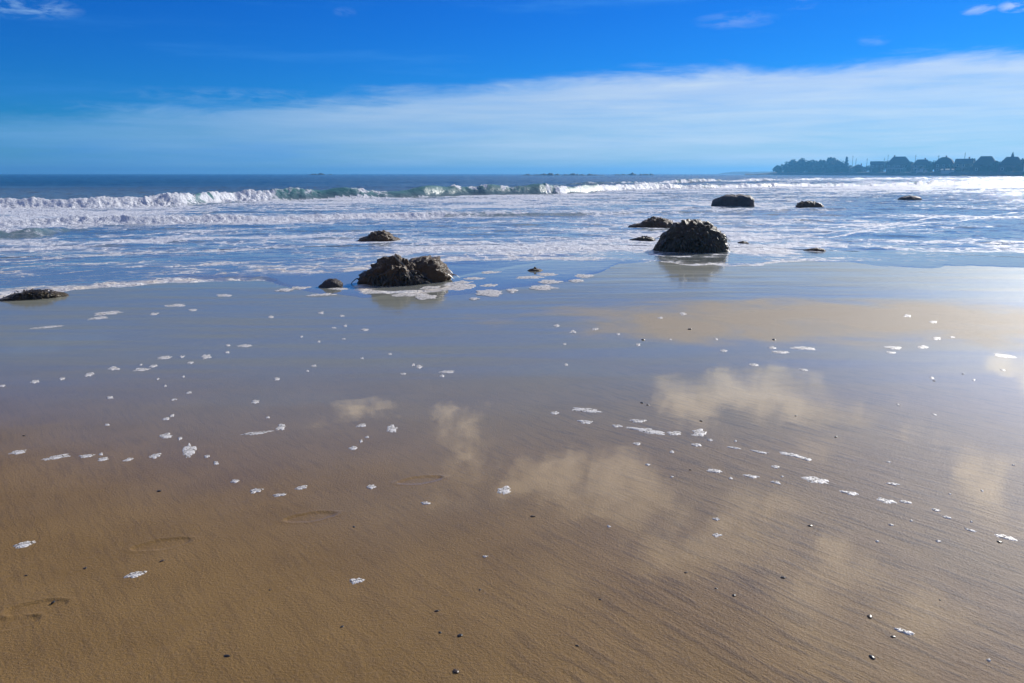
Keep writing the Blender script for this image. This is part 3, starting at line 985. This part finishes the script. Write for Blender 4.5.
FL = 'small white fleck of foam stranded on the wet sand'
flecks = [
    (176, 305.5, 20, 3, 'foam streak on blue wet sand left of the dark stone, near the swash'), (108, 313, 26, 4, 'widest foam bar on the wet sand below the swash at left'),
    (98, 318, 20, 3, 'foam bar just below the widest bar at left'), (154, 314, 9, 3), (193, 310, 8, 2.5), (224, 295.5, 16, 3, 'flat foam strip close under the swash front, left of the pool'),
    (47, 327, 34, 2, 'long thin foam line on the wet sand below the seaweed ledge'), (271, 317, 6, 2.5), (321, 313, 6, 2.5), (342, 316, 5, 2), (365, 330, 7, 2.5), (334, 328, 5, 2), (345, 326, 4, 2),
    (244, 346, 14, 3, 'oval foam fleck at the right end of the slanting row on the left'), (228, 345.5, 5, 2.5), (227, 352.5, 5, 2.5), (206, 357, 10, 5), (191, 363, 7, 2.5), (182, 357, 5, 2.5),
    (164, 358, 14, 4), (141, 370, 18, 3), (153, 366.5, 7, 2.5), (141, 365, 3, 2), (113, 369, 11, 4), (89, 375, 8, 5), (62, 379, 6, 3), (35, 382, 8, 4), (2, 386, 6, 3),
    (110, 398, 6, 3), (255, 402, 8, 4), (277, 379, 6, 3), (314, 366, 5, 2.5), (189, 393, 5, 2.5), (174, 400, 6, 2), (166, 419, 8, 3), (172, 416, 5, 3), (268, 417.5, 4, 2.5), (107, 425, 4, 2.5),
    (166, 436, 12, 6), (189, 451, 13, 15, 'tall ragged splat of foam at left, the only upright one'), (180, 438.5, 4, 4), (258, 433, 31, 3, 'long thin foam line with a hooked right end', .05), (281, 427.5, 9, 8),
    (362, 425.5, 9, 3.5), (392, 429, 11, 8, 'upright foam blob right of the middle left flecks'), (361, 441, 3, 3), (367, 437, 4, 2), (353, 448, 9, 4), (19, 452, 15, 4, 'leftmost foam oval of the broken row'), (57, 457, 29, 4, 'longest foam streak of the broken row at left'),
    (87, 456, 16, 4), (103, 459, 11, 3.5), (101, 454, 4, 3), (129, 459.5, 9, 3.5), (155, 456, 12, 5), (207, 456.5, 5, 3), (216, 463, 5, 4), (235, 481, 9, 4), (256, 491, 13, 5), (301, 488, 13, 4), (371, 487, 10, 5), (280, 495, 12, 3),
    (557, 326, 6, 3), (573, 332, 7, 3), (595, 329.5, 7, 3), (683, 314, 6, 3), (660, 318, 6, 2), (638, 345, 5, 2.5), (413, 365, 3.5, 3), (419, 367, 6, 4), (403, 374, 6, 2), (447, 372, 14, 3), (442, 376, 5, 2.5), (566, 365, 4, 2.5),
    (587, 410.5, 32, 4, 'slanting foam streak right of centre on the grey wet sand', -.35), (555, 413, 9, 3), (586, 422, 15, 4), (638, 421, 16, 3.5), (650, 431, 40, 5, 'longest slanting foam streak, on the grey sand right of centre', -.35),
    (617, 426, 11, 3), (675, 433.5, 15, 4), (699, 433, 14, 8, 'splayed foam blob at the end of the long slanting streak'), (637, 444, 7, 3), (696, 445, 10, 3.5), (672, 452, 5, 3), (715, 471, 16, 4, None, -.3), (710, 440, 6, 2.5),
    (504, 490.5, 15, 9, 'ragged foam splat alone near the middle of the sand'), (724, 351, 8, 2.5), (772, 348, 8, 2.5), (780, 352.5, 16, 3), (804, 348.5, 24, 3.5, 'long foam bar along the lower edge of the tan sandbar'), (754, 365, 10, 3), (804, 370, 8, 2.5),
    (893, 348, 18, 4, 'foam bar on the sandbar edge with a shorter one under it'), (891, 352.5, 10, 2.5), (923, 347, 10, 3.5), (937, 338.5, 7, 3.5), (952, 337, 5, 2), (907, 316, 7, 3), (933, 322, 7, 3), (1005, 356, 20, 4, 'bright foam streak by the glare at the right edge', -.35), (1003, 370, 5, 2.5),
    (792, 455, 27, 4, 'faint slanting foam line over the cloud reflections at right', -.35), (806, 459, 12, 3, None, -.3), (775, 467, 8, 4), (751, 476.5, 16, 3.5, None, -.3), (776, 482.5, 11, 3, None, -.3), (817, 480, 28, 6, 'wedge shaped foam streak pointing right over the cloud reflections', -.35), (893, 484, 13, 2.5),
    (760, 452, 18, 2.5, None, -.3), (735, 448, 14, 2, None, -.3), (24, 544, 22, 6, 'larger foam oval near the left edge of the foreground'), (136, 574, 19, 7, 'foam oval beside the faint footprint in the left foreground'), (426, 503.5, 9, 3.5), (357, 581, 16, 6, 'lowest foam oval, left of centre in the foreground'),
    (485, 557, 6, 2), (609, 527, 4, 2), (850, 493, 17, 3.5, None, -.2), (887, 501, 23, 4.5, 'ragged foam streak in the slanting row at right', -.25), (905, 502, 12, 3), (936, 510, 8, 3), (947, 517.5, 7, 3), (970, 530, 12, 2.5, None, -.3), (1006, 537, 23, 5, 'last foam streak of the slanting row, at the right edge', -.35),
    (717, 535.5, 9, 4), (716, 519.5, 7, 3), (938, 541, 5, 2.5), (905, 632, 19, 4, 'thin foam curl on the pale reflection at lower right', -.2), (891, 525, 5, 2.5), (989, 660, 4, 2),
]
frnd = random.Random(12)
for x0, x1, y0, y1, n_ in ((300, 430, 308, 385, 6), (880, 1015, 375, 470, 6), (560, 720, 318, 350, 4), (150, 300, 345, 420, 4), (640, 830, 440, 480, 6), (830, 1000, 480, 545, 5)):
    for _ in range(n_):
        flecks.append((frnd.uniform(x0, x1), frnd.uniform(y0, y1), frnd.uniform(2.5, 4.5), frnd.uniform(1.6, 2.4)))
for q in flecks:
    foam_patch(q[0], q[1], q[2], q[3], q[4] if len(q) > 4 else None, q[5] if len(q) > 5 else 0.0)
rafts = [
    (492, 273, 20, 3), (476, 279, 24, 3), (549, 275, 24, 3), (584, 276, 17, 3), (577, 281, 14, 3), (531, 278, 30, 3), (550, 282, 21, 3.5),
    (542, 288, 26, 5, 'broad foam raft right of centre in the pool'), (490, 286, 15, 3), (461, 288, 31, 7, 'thick foam raft right beside the split boulder'), (490, 293.5, 25, 6, 'thick foam raft nearest the sand in the pool'), (512, 291, 10, 4), (427, 297.5, 22, 4),
    (474, 299, 11, 2), (432, 288, 22, 3), (408, 295, 30, 3.5, 'longest foam raft, over the reflection of the split boulder'), (372, 293, 22, 2.5), (322, 295, 24, 2.5), (338, 289, 20, 2.5), (464, 283, 18, 3), (300, 288, 18, 3), (285, 290, 14, 3),
]
for q in rafts:
    foam_patch(q[0], q[1], q[2], q[3], q[4] if len(q) > 4 else 'flat white raft of foam floating on the still pool', 0.0, 'foam rafts on the pool', True)


# ------------------------------------------------------------------ pebbles
def pebble_mesh(seed):
    bm = bmesh.new()
    bmesh.ops.create_icosphere(bm, subdivisions=3, radius=1.0)
    for v in bm.verts:
        v.co *= 1 + 0.3 * mn.noise(v.co * 1.2 + Vector((seed * 5, 0, 0))) + 0.1 * mn.noise(v.co * 4 + Vector((seed, 3, 0)))
    me = bpy.data.meshes.new('pebble')
    bm.to_mesh(me)
    bm.free()
    me.polygons.foreach_set('use_smooth', np.ones(len(me.polygons), dtype=bool))
    return me


PV = [pebble_mesh(i) for i in range(5)]
for i, me in enumerate(PV):
    me.materials.append(M_PEB2 if i == 4 else M_PEB)
pebbles = [
    (24, 436, 3), (774, 340, 5, 'black pebble on the tan sandbar, left of the foam bar'), (690, 329.5, 5, 'dark pebble high on the left part of the tan sandbar'), (643, 340, 5, 'dark chip at the left end of the tan sandbar'), (796, 416, 3), (701, 421, 4), (836, 437, 4), (159, 491, 4.5), (162, 561, 5, 'black pebble between the footprint and the foam oval'),
    (227, 656, 6, 'dark pebble lying alone at lower left'), (53, 602, 5), (26, 575, 3.5), (85, 568, 4), (533, 517, 5), (354, 527, 3.5), (437, 611.5, 5, 'upper dark pebble of the three below the lowest foam oval'), (440, 633, 4), (460, 636, 6, 'flat black pebble right of the tiny one at bottom centre'),
    (455.6, 672, 8, 'largest black pebble at the bottom centre edge'), (342, 627, 4), (577, 646, 4), (734, 596, 5), (783, 578, 5), (870, 617, 7, 'black pebble in the middle of the lowest pale reflection'), (893, 637, 5), (872, 658, 8, 'black pebble below the lowest pale reflection at right'), (810, 526, 5),
    (999.6, 542, 5), (686, 573, 4), (716, 589, 3), (648, 405, 4), (642, 403, 4), (963, 374, 3), (934, 381, 3), (480, 590, 3), (690, 470, 3), (940, 600, 3), (600, 600, 3), (270, 590, 3),
]
for i, q in enumerate(pebbles):
    p = ground(q[0], q[1])
    s_ = q[2] * px_scale(p) * 0.40
    o = bpy.data.objects.new('pebble', PV[(i * 3) % 5])
    C.objects.link(o)
    o.location = (p.x, p.y, float(sand_z(p.x, p.y)) + s_ * 0.05)
    o.scale = (s_ * 1.25, s_ * (0.7 + 0.3 * ((i * 7) % 5) / 4), s_ * 0.42)
    o.rotation_euler = (0, 0, i * 1.7)
    tag(o, q[3] if len(q) > 3 else 'tiny dark pebble on the damp sand', 'pebble', 'pebbles on the sand')


# ------------------------------------------------------------------ far shore
def far_point(px, dist, z=0.0):
    d = px_dir(px, 173.4)
    a = math.atan2(d.x, d.y)
    return Vector((math.sin(a) * dist, math.cos(a) * dist, z))


LAND = [(752, 930), (775, 900), (845, 800), (900, 700), (960, 610), (1024, 540), (1120, 450), (1300, 350), (1700, 260)]


def land_dist(px):
    return float(np.interp(px, [l[0] for l in LAND], [l[1] for l in LAND]))


M_LAND = plain('headland_ground', (0.07, 0.075, 0.04), 0.9, 0.4, 0.05, 0, (0.10, 0.085, 0.06))
M_SHORE = plain('shore_boulders', (0.085, 0.078, 0.072), 0.85, 0.6, 0.4, 0.4)
pxs = np.concatenate([np.arange(745, 1100, 3.0), np.arange(1100, 1700, 20.0)])
fr = np.array([0, .004, .008, .014, .03, .08, .2, .5, 1.0])
hz = np.array([-1.0, 0.2, 1.1, 2.2, 2.7, 3.0, 3.4, 3.6, 3.2])
XX, YY, ZZ = [], [], []
for j, f in enumerate(fr):
    rx, ry, rz_ = [], [], []
    for px in pxs:
        d0 = land_dist(px) + 5 * (mn.noise(Vector((px * .05, 0, 0))))
        p = far_point(px, d0 * (1 + f * 0.55))
        tip = min(1.0, 0.42 + max(0, (px - 757) / 34.0))
        hgt = hz[j] * (tip if hz[j] > 0 else 1) + (0.5 * mn.noise(Vector((px * .21, f * 40, 1))) if j > 1 else 0)
        rx.append(p.x), ry.append(p.y), rz_.append(hgt)
    XX.append(rx), YY.append(ry), ZZ.append(rz_)
me = grid_mesh('headland', np.array(XX), np.array(YY), np.array(ZZ))
me.materials.append(M_LAND)
tag(link('headland_terrain', me, M_LAND), kind='structure')
# riprap along the foot of the headland: one long sloping revetment
bm = bmesh.new()
prev = None
for px in np.arange(764, 1180, 1.0):
    d0 = land_dist(px) + 5 * (mn.noise(Vector((px * .05, 0, 0)))) - 3.0
    tip = min(1.0, 0.25 + max(0, (px - 764) / 40.0))
    cur = []
    for k, (off, zz) in enumerate(((-3, -.6), (-1.5, .5), (0.5, 1.6), (2.5, 2.5), (5, 2.8), (8, 2.0))):
        nz_ = mn.noise(Vector((px * 0.9, k * 2.1, 0))) * 0.8
        cur.append(bm.verts.new(far_point(px, d0 + off + nz_, zz * tip + nz_ * .5 * (k > 0))))
    if prev:
        for k in range(5):
            bm.faces.new((prev[k], cur[k], cur[k + 1], prev[k + 1]))
    prev = cur
me = bpy.data.meshes.new('rock_revetment')
bm.to_mesh(me)
bm.free()
tag(link('rock_revetment', me, M_SHORE), 'long dark rock revetment along the foot of the headland', 'sea wall')

# distant low hills and reefs on the horizon
M_HILL = plain('distant_hill', (0.05, 0.06, 0.045), 0.9, 0.3, 0.02)
bm = bmesh.new()
prof = [(716, 0), (724, 3.2), (734, 5.4), (744, 6.0), (752, 5.2), (762, 5.8), (780, 6.2), (800, 3), (815, 0)]
fr_, bk = [], []
for px in range(716, 816, 2):
    zz = float(np.interp(px, [q[0] for q in prof], [q[1] for q in prof])) + 0.5 * mn.noise(Vector((px * .3, 2, 0)))
    fr_.append((bm.verts.new(far_point(px, 1900, -1)), bm.verts.new(far_point(px, 1960, max(zz, -.5))), bm.verts.new(far_point(px, 2150, -1))))
for a, b in zip(fr_, fr_[1:]):
    bm.faces.new((a[0], b[0], b[1], a[1]))
    bm.faces.new((a[1], b[1], b[2], a[2]))
me = bpy.data.meshes.new('distant_hills')
bm.to_mesh(me)
bm.free()
tag(link('distant_hills', me, M_HILL), kind='structure')


def reef(px0, px1, dist, hmax, seed, label):
    bm = bmesh.new()
    n = int((px1 - px0) / 0.8)
    rows = []
    for i in range(n + 1):
        px = px0 + (px1 - px0) * i / n
        f = i / n
        env = min(1, 6 * f, 6 * (1 - f))
        h = hmax * env * max(0.15, 0.45 + 0.9 * mn.noise(Vector((px * .17, seed, 0))) + .4 * mn.noise(Vector((px * .6, seed, 3))))
        rows.append([bm.verts.new(far_point(px, dist + o, z_)) for o, z_ in ((-6, -.4), (-2, h * .8), (1, h), (5, h * .7), (9, -.4))])
    for a, b in zip(rows, rows[1:]):
        for k in range(4):
            bm.faces.new((a[k], b[k], b[k + 1], a[k + 1]))
    me = bpy.data.meshes.new('rocky_reef')
    bm.to_mesh(me)
    bm.free()
    tag(link('rocky_reef', me, M_HILL), label, 'reef', 'reefs on the horizon')


reef(517, 606, 640, 2.6, 5, 'long low dark reef on the horizon right of centre')
reef(610, 660, 700, 2.6, 8, 'short dark reef on the horizon between the long reef and the headland')
reef(306, 333, 900, 2.6, 12, 'smallest reef, a faint dark dash on the left horizon')

# trees
M_LEAF = plain('foliage', (0.055, 0.075, 0.030), 0.8, 0.5, 0.6)
M_BARK = plain('bark', (0.10, 0.075, 0.05), 0.9, 0.4, 2.0)


def crown_mesh(wd, ht, n, seed, conif=False):
    rnd = random.Random(seed)
    bm = bmesh.new()
    clumps = []
    for _ in range(15):
        if conif:
            f = _ / 15
            clumps.append((Vector((rnd.uniform(-.5, .5) * wd * (1 - f) * .5, rnd.uniform(-.5, .5) * wd * (1 - f) * .5, ht * (.02 + .96 * f))), wd * (.24 * (1 - f) + .05)))
        else:
            a, q = rnd.uniform(0, 6.28), rnd.random() ** .5
            clumps.append((Vector((math.cos(a) * q * wd * .36, math.sin(a) * q * wd * .36, ht * rnd.uniform(.08, .84) * (1.05 - .35 * q))), wd * rnd.uniform(.13, .22)))
    for _ in range(n):
        c, r_ = rnd.choice(clumps)
        d = Vector((rnd.gauss(0, 1), rnd.gauss(0, 1), rnd.gauss(0, .8))).normalized() * r_ * rnd.random() ** .35
        p = c + d
        u = Vector((rnd.gauss(0, 1), rnd.gauss(0, 1), rnd.gauss(0, 1))).normalized()
        v = u.orthogonal().normalized()
        s_ = rnd.uniform(.25, .55)
        bm.faces.new([bm.verts.new(p + u * s_ * a + v * s_ * b) for a, b in ((-1, -.6), (1, -.6), (1, .6), (-1, .6))])
    me = bpy.data.meshes.new('crown')
    bm.to_mesh(me)
    bm.free()
    me.materials.append(M_LEAF)
    return me


def trunk_mesh(h, r0, seed):
    rnd = random.Random(seed)
    bm = bmesh.new()

    def limb(a, b, ra, rb):
        d = (b - a).normalized()
        u = d.orthogonal().normalized()
        v = d.cross(u)
        ring = lambda c, r: [bm.verts.new(c + (u * math.cos(k * 1.047) + v * math.sin(k * 1.047)) * r) for k in range(6)]
        p, q = ring(a, ra), ring(b, rb)
        for k in range(6):
            bm.faces.new((p[k], p[(k + 1) % 6], q[(k + 1) % 6], q[k]))
    limb(Vector((0, 0, -.6)), Vector((.1, 0, h * .6)), r0, r0 * .7)
    for k in range(5):
        a = k * 1.26 + rnd.random()
        limb(Vector((.1, 0, h * .5)), Vector((math.cos(a) * h * .45, math.sin(a) * h * .45, h * rnd.uniform(.85, 1.2))), r0 * .5, r0 * .15)
    me = bpy.data.meshes.new('trunk')
    bm.to_mesh(me)
    bm.free()
    me.materials.append(M_BARK)
    return me


CR = [crown_mesh(12, 9, 1500, 1), crown_mesh(9, 9, 1300, 2), crown_mesh(14, 8, 1600, 3), crown_mesh(5, 11, 800, 4, True)]
TR = [trunk_mesh(4.5, .35, 1), trunk_mesh(4.5, .3, 2), trunk_mesh(4, .35, 3), trunk_mesh(4.5, .25, 4)]


def tree(px, dback, kind, sc, label, name='tree'):
    d0 = land_dist(px) + dback
    p = far_point(px, d0, 2.6)
    root = empty(name, p, px * .37)
    sc *= 1.55 + .25 * math.sin(px * 1.7)
    root.scale = (sc, sc, sc * (1.0 if kind == 3 else 1.0))
    tr = link('trunk', TR[kind], None, root)
    cr = link('crown', CR[kind], None, root)
    cr.location = (0, 0, 0.2)
    tag(root, label, 'bush' if name == 'bush' else 'tree', 'bushes on the headland' if name == 'bush' else 'trees on the headland')


grove = [(777, 30, 1, .62), (782, 40, 0, .75), (787, 20, 1, .85), (792, 45, 0, .92), (797, 25, 2, .85), (802, 40, 0, 1.12), (806, 22, 1, 1.05), (811, 45, 2, .92), (816, 28, 1, .95),
         (820, 45, 0, 1.02), (824, 24, 1, 1.05), (828, 42, 0, 1.08), (832, 22, 2, 1.0), (836, 38, 1, .95), (840, 25, 1, .7)]
for i, g in enumerate(grove):
    lab = 'rounded tree packed into the dark grove on the headland tip'
    if i == 0:
        lab = 'lowest tree at the seaward end of the dark headland grove'
    if i == 5:
        lab = 'tallest tree in the left half of the dark headland grove'
    if i == len(grove) - 1:
        lab = 'small tree ending the dark headland grove beside the slender conifer'
    tree(*g, lab)
tree(845.5, 30, 3, 1.02, 'slender pointed conifer rising right of the dark headland grove', 'conifer_tree')
for px, db, k, sc, lab in ((850, 40, 2, .55, 'low round bush tree left of the low gabled cottage'), (867, 40, 1, .6, 'small tree right of the low gabled cottage'), (884, 40, 1, .75, 'tree between the flat topped house and the first big hip roof'),
                           (911, 30, 1, .72, 'tree filling the gap right of the first big hip roof'), (932, 30, 1, .68, 'tree right of the broad low house'), (953, 25, 1, .62, 'tree between two gabled houses mid headland'),
                           (996, 20, 1, .6, 'tree left of the house with the rooftop spire'), (1022, 30, 0, .6, 'tree right of the house with the rooftop spire'), (972, 40, 0, .7, 'tree behind the dark steep hip roofed house'), (1060, 20, 0, .7, 'large tree beyond the last headland house')):
    tree(px, db, k, sc, lab)

for i, (px, db, k, sc) in enumerate(((779, 6, 2, .32), (788, 5, 1, .36), (799, 7, 2, .34), (809, 6, 1, .38), (819, 6, 2, .35), (830, 7, 1, .4), (839, 6, 2, .33), (847, 8, 2, .36), (858, 7, 1, .3), (876, 6, 2, .33), (893, 7, 2, .3), (904, 6, 1, .32), (921, 8, 2, .3),
                                   (930, 6, 1, .36), (947, 6, 2, .3), (957, 6, 1, .34), (969, 7, 2, .36), (984, 6, 1, .34), (997, 6, 2, .38), (1008, 7, 1, .33), (1019, 6, 2, .4))):
    tree(px, db, k, sc, 'low rounded bush at the water side of the dark grove' if px < 845 else 'low rounded bush in front of the headland houses', 'bush')
# houses
M_WALLS = [plain('grey_shingle', (0.16, 0.15, 0.14), 0.85, 0.25, 2), plain('white_clapboard', (0.62, 0.62, 0.60), 0.7, 0.12, 2), plain('tan_clapboard', (0.30, 0.25, 0.19), 0.8, 0.2, 2), plain('brown_shingle', (0.11, 0.085, 0.065), 0.85, 0.25, 2)]
M_ROOF = plain('asphalt_roof', (0.055, 0.055, 0.06), 0.85, 0.3, 2)
M_BRICK = plain('chimney_brick', (0.22, 0.10, 0.07), 0.85, 0.3, 4)
M_TRIM = plain('white_trim', (0.7, 0.7, 0.69), 0.6, 0.1, 3)
M_DOOR = plain('painted_door', (0.10, 0.05, 0.04), 0.5, 0.2, 3)
gm, gt, gout = new_mat('window_glass')
gp = principled(gt, Base_Color=(0.02, 0.025, 0.03), Roughness=0.08)
gt.l.new(gp.outputs[0], gout.inputs[0])
M_GLASS = gm
M_POLE = plain('weathered_pole', (0.10, 0.085, 0.07), 0.85, 0.3, 3)


def add_box(bm, x0, x1, y0, y1, z0, z1):
    v = [bm.verts.new(c) for c in ((x0, y0, z0), (x1, y0, z0), (x1, y1, z0), (x0, y1, z0), (x0, y0, z1), (x1, y0, z1), (x1, y1, z1), (x0, y1, z1))]
    for f in ((0, 3, 2, 1), (4, 5, 6, 7), (0, 1, 5, 4), (1, 2, 6, 5), (2, 3, 7, 6), (3, 0, 4, 7)):
        bm.faces.new([v[i] for i in f])


def done(bm, name, mat, parent):
    bmesh.ops.recalc_face_normals(bm, faces=bm.faces)
    me = bpy.data.meshes.new(name)
    bm.to_mesh(me)
    bm.free()
    return link(name, me, mat, parent)


def house(px0, px1, ytop, wallfrac, roof, wmat, label, chim=None, spire=False, dback=14, porch=False):
    pxm = (px0 + px1) / 2
    d0 = land_dist(pxm) + dback
    zb = 2.7
    p = far_point(pxm, d0, zb)
    mpp = d0 * math.cos(math.atan2(p.x, p.y)) / F / math.cos(PITCH)
    w = (px1 - px0) * mpp * math.cos(math.atan2(p.x, p.y))
    ht = CAMZ + (173.4 - ytop) * mpp - zb
    hw = ht * wallfrac
    dep = min(w * .7, 11)
    root = empty('house', p, -math.atan2(p.x, p.y) + 0.12 * math.sin(px0))
    x0, x1 = -w / 2, w / 2
    bm = bmesh.new()
    add_box(bm, x0, x1, 0, dep, -1.2, hw)
    if roof == 'gable':
        for yy in (0.0, dep):
            bm.faces.new([bm.verts.new(c) for c in ((x0, yy, hw), (x1, yy, hw), (0, yy, ht - .15))])
    done(bm, 'wall', wmat, root)
    bm = bmesh.new()
    e = 0.5
    if roof == 'hip':
        rl = w * .24
        b = [bm.verts.new(c) for c in ((x0 - e, -e, hw), (x1 + e, -e, hw), (x1 + e, dep + e, hw), (x0 - e, dep + e, hw))]
        r_ = [bm.verts.new(c) for c in ((-rl, dep * .42, ht), (rl, dep * .42, ht), (rl, dep * .58, ht), (-rl, dep * .58, ht))]
        for i in range(4):
            j = (i + 1) % 4
            bm.faces.new((b[i], b[j], r_[j], r_[i]))
        bm.faces.new(r_)
        bm.faces.new(b[::-1])
    elif roof == 'gambrel':
        sec = [(-w / 2 - e, hw - .2), (-w * .34, hw + (ht - hw) * .72), (-w * .12, ht), (w * .12, ht), (w * .34, hw + (ht - hw) * .72), (w / 2 + e, hw - .2)]
        a = [bm.verts.new((q[0], -e, q[1])) for q in sec]
        c = [bm.verts.new((q[0], dep + e, q[1])) for q in sec]
        for i in range(5):
            bm.faces.new((a[i], a[i + 1], c[i + 1], c[i]))
        bm.faces.new(a[::-1])
        bm.faces.new(c)
    elif roof == 'gable':
        th = .25
        for sg in (-1, 1):
            q = [(sg * (w / 2 + e), hw - .3), (0, ht)]
            v = [bm.verts.new((q[i][0], yy, q[i][1] + dz_)) for dz_ in (0, th) for i in (0, 1) for yy in (-e, dep + e)]
            for f in ((0, 1, 3, 2), (4, 6, 7, 5), (0, 2, 6, 4), (1, 5, 7, 3), (0, 4, 5, 1), (2, 3, 7, 6)):
                bm.faces.new([v[i] for i in f])
    else:                                             # long ridge along the shore
        b = [bm.verts.new(c) for c in ((x0 - e, -e, hw), (x1 + e, -e, hw), (x1 + e, dep + e, hw), (x0 - e, dep + e, hw))]
        r_ = [bm.verts.new(c) for c in ((x0 - e * .4, dep / 2, ht), (x1 + e * .4, dep / 2, ht))]
        bm.faces.new((b[0], b[1], r_[1], r_[0]))
        bm.faces.new((b[2], b[3], r_[0], r_[1]))
        bm.faces.new((b[1], b[2], r_[1]))
        bm.faces.new((b[3], b[0], r_[0]))
        bm.faces.new(b[::-1])
    ro = done(bm, 'roof', M_ROOF, root)
    if chim is not None:
        bm = bmesh.new()
        cx = chim * w / 2
        add_box(bm, cx - .45, cx + .45, dep * .5, dep * .5 + .9, hw * .9, ht + 1.1)
        done(bm, 'chimney', M_BRICK, ro)
    if spire:
        bm = bmesh.new()
        ring = [bm.verts.new((math.cos(k * .785) * .9, dep / 2 + math.sin(k * .785) * .9, ht - .6)) for k in range(8)]
        mid = [bm.verts.new((math.cos(k * .785) * .75, dep / 2 + math.sin(k * .785) * .75, ht + .7)) for k in range(8)]
        tip = bm.verts.new((0, dep / 2, ht + 3.2))
        for k in range(8):
            j = (k + 1) % 8
            bm.faces.new((ring[k], ring[j], mid[j], mid[k]))
            bm.faces.new((mid[k], mid[j], tip))
        done(bm, 'cupola', M_ROOF, ro)
    nf = 2 if hw > 4.6 else 1
    nw = max(2, int(w / 3.4))
    for fl in range(nf):
        for k in range(nw):
            cx = x0 + w * (k + .5) / nw
            zz = .9 + fl * hw / nf
            if fl == 0 and k == nw // 2:
                bm = bmesh.new()
                add_box(bm, cx - .5, cx + .5, -.06, -.003, 0, 2.1)
                done(bm, 'door', M_DOOR, root)
                continue
            bm = bmesh.new()
            add_box(bm, cx - .65, cx + .65, -.07, -.003, zz - .1, zz + 1.5)
            wf = done(bm, 'window', M_TRIM, root)
            bm = bmesh.new()
            add_box(bm, cx - .5, cx + .5, -.10, -.074, zz + .03, zz + 1.36)
            done(bm, 'pane', M_GLASS, wf)
    if porch:
        bm = bmesh.new()
        add_box(bm, x0 + .2, x1 - .2, -2.6, -.12, 2.55, 2.8)
        n_ = max(3, int(w / 3))
        for k in range(n_):
            cx = x0 + .5 + (w - 1) * k / (n_ - 1)
            add_box(bm, cx - .1, cx + .1, -2.5, -2.3, -.3, 2.547)
        done(bm, 'porch', M_TRIM, root)
    tag(root, label, 'house', 'houses on the headland')


house(850, 866, 165.3, .5, 'gable', M_WALLS[0], 'low gabled cottage right of the slender conifer', .4)
house(870, 883, 162.0, .72, 'ridge', M_WALLS[3], 'narrow flat topped dark house left of the first big hip roof', None)
house(886, 910, 157.6, .5, 'hip', M_WALLS[0], 'first big hip roofed house on the headland, left of a broad low one', -.4, porch=True)
house(912, 931, 160.3, .55, 'hip', M_WALLS[2], 'broad low hip roofed house with a pale front', .3, porch=True)
house(934, 952, 158.2, .55, 'gambrel', M_WALLS[3], 'dark gambrel roofed house in the middle of the row', .1)
house(954, 971, 159.6, .6, 'ridge', M_WALLS[2], 'long ridged house just left of the dark steep hip roof', .5)
house(972.5, 994.5, 157.2, .45, 'hip', M_WALLS[3], 'tall dark house under a steep hip roof near the right edge', None)
house(998, 1021, 157.8, .45, 'hip', M_WALLS[0], 'house with a small rooftop spire near the right edge', None, True)
house(1023, 1046, 156.5, .5, 'gable', M_WALLS[1], 'house cut off by the right edge, right of the rooftop spire', .3)
house(941, 966, 169.0, .62, 'ridge', M_WALLS[1], 'low white shed fronting the sea below the gambrel roof', None, dback=4)
house(916, 926, 168.3, .6, 'gable', M_WALLS[1], 'little pale cottage by the water below the broad low house', None, dback=4)


def pole(px, ytop, label, dback=8):
    d0 = land_dist(px) + dback
    p = far_point(px, d0, 2.6)
    mpp = d0 * math.cos(math.atan2(p.x, p.y)) / F
    ht = CAMZ + (173.4 - ytop) * mpp - 2.6
    root = empty('utility_pole', p, px * .2)
    bm = bmesh.new()
    bmesh.ops.create_cone(bm, cap_ends=True, segments=8, radius1=.2, radius2=.13, depth=ht + .8)
    for v in bm.verts:
        v.co.z += ht / 2 - .4
    done(bm, 'shaft', M_POLE, root)
    bm = bmesh.new()
    add_box(bm, -1.1, 1.1, -.26, -.14, ht - 1.2, ht - 1.0)
    done(bm, 'crossarm', M_POLE, root)
    tag(root, label, 'utility pole', 'utility poles on the headland')


pole(851.5, 156.5, 'tallest utility pole just right of the slender conifer')
pole(855, 159, 'utility pole standing over the low gabled cottage')
pole(866, 159, 'utility pole at the right end of the low gabled cottage')
pole(883, 158.5, 'pale utility pole right of the narrow flat topped house')
pole(886.5, 155.5, 'utility pole at the left corner of the first big hip roof')
pole(914, 155.5, 'utility pole in the gap left of the broad low house')
pole(963, 153.5, 'tall utility pole behind the long ridged house')
pole(937, 156, 'utility pole behind the gambrel roofed house', 30)

# ------------------------------------------------------------------ haze
hm = bpy.data.materials.new('sea_haze')
hm.use_nodes = True
t = NT(hm.node_tree)
t.n.clear()
ho = t.node('ShaderNodeOutputMaterial')
pv = t.node('ShaderNodeVolumePrincipled')
pv.inputs['Color'].default_value = (0.15, 0.53, 1.0, 1)
pv.inputs['Density'].default_value = 0.00050
pv.inputs['Anisotropy'].default_value = 0.35
t.l.new(pv.outputs[0], ho.inputs['Volume'])
bm = bmesh.new()
add_box(bm, -3400, 3400, -3400, 3400, -3.2, 22)
hz_o = done(bm, 'haze', hm, None)
tag(hz_o, kind='stuff')
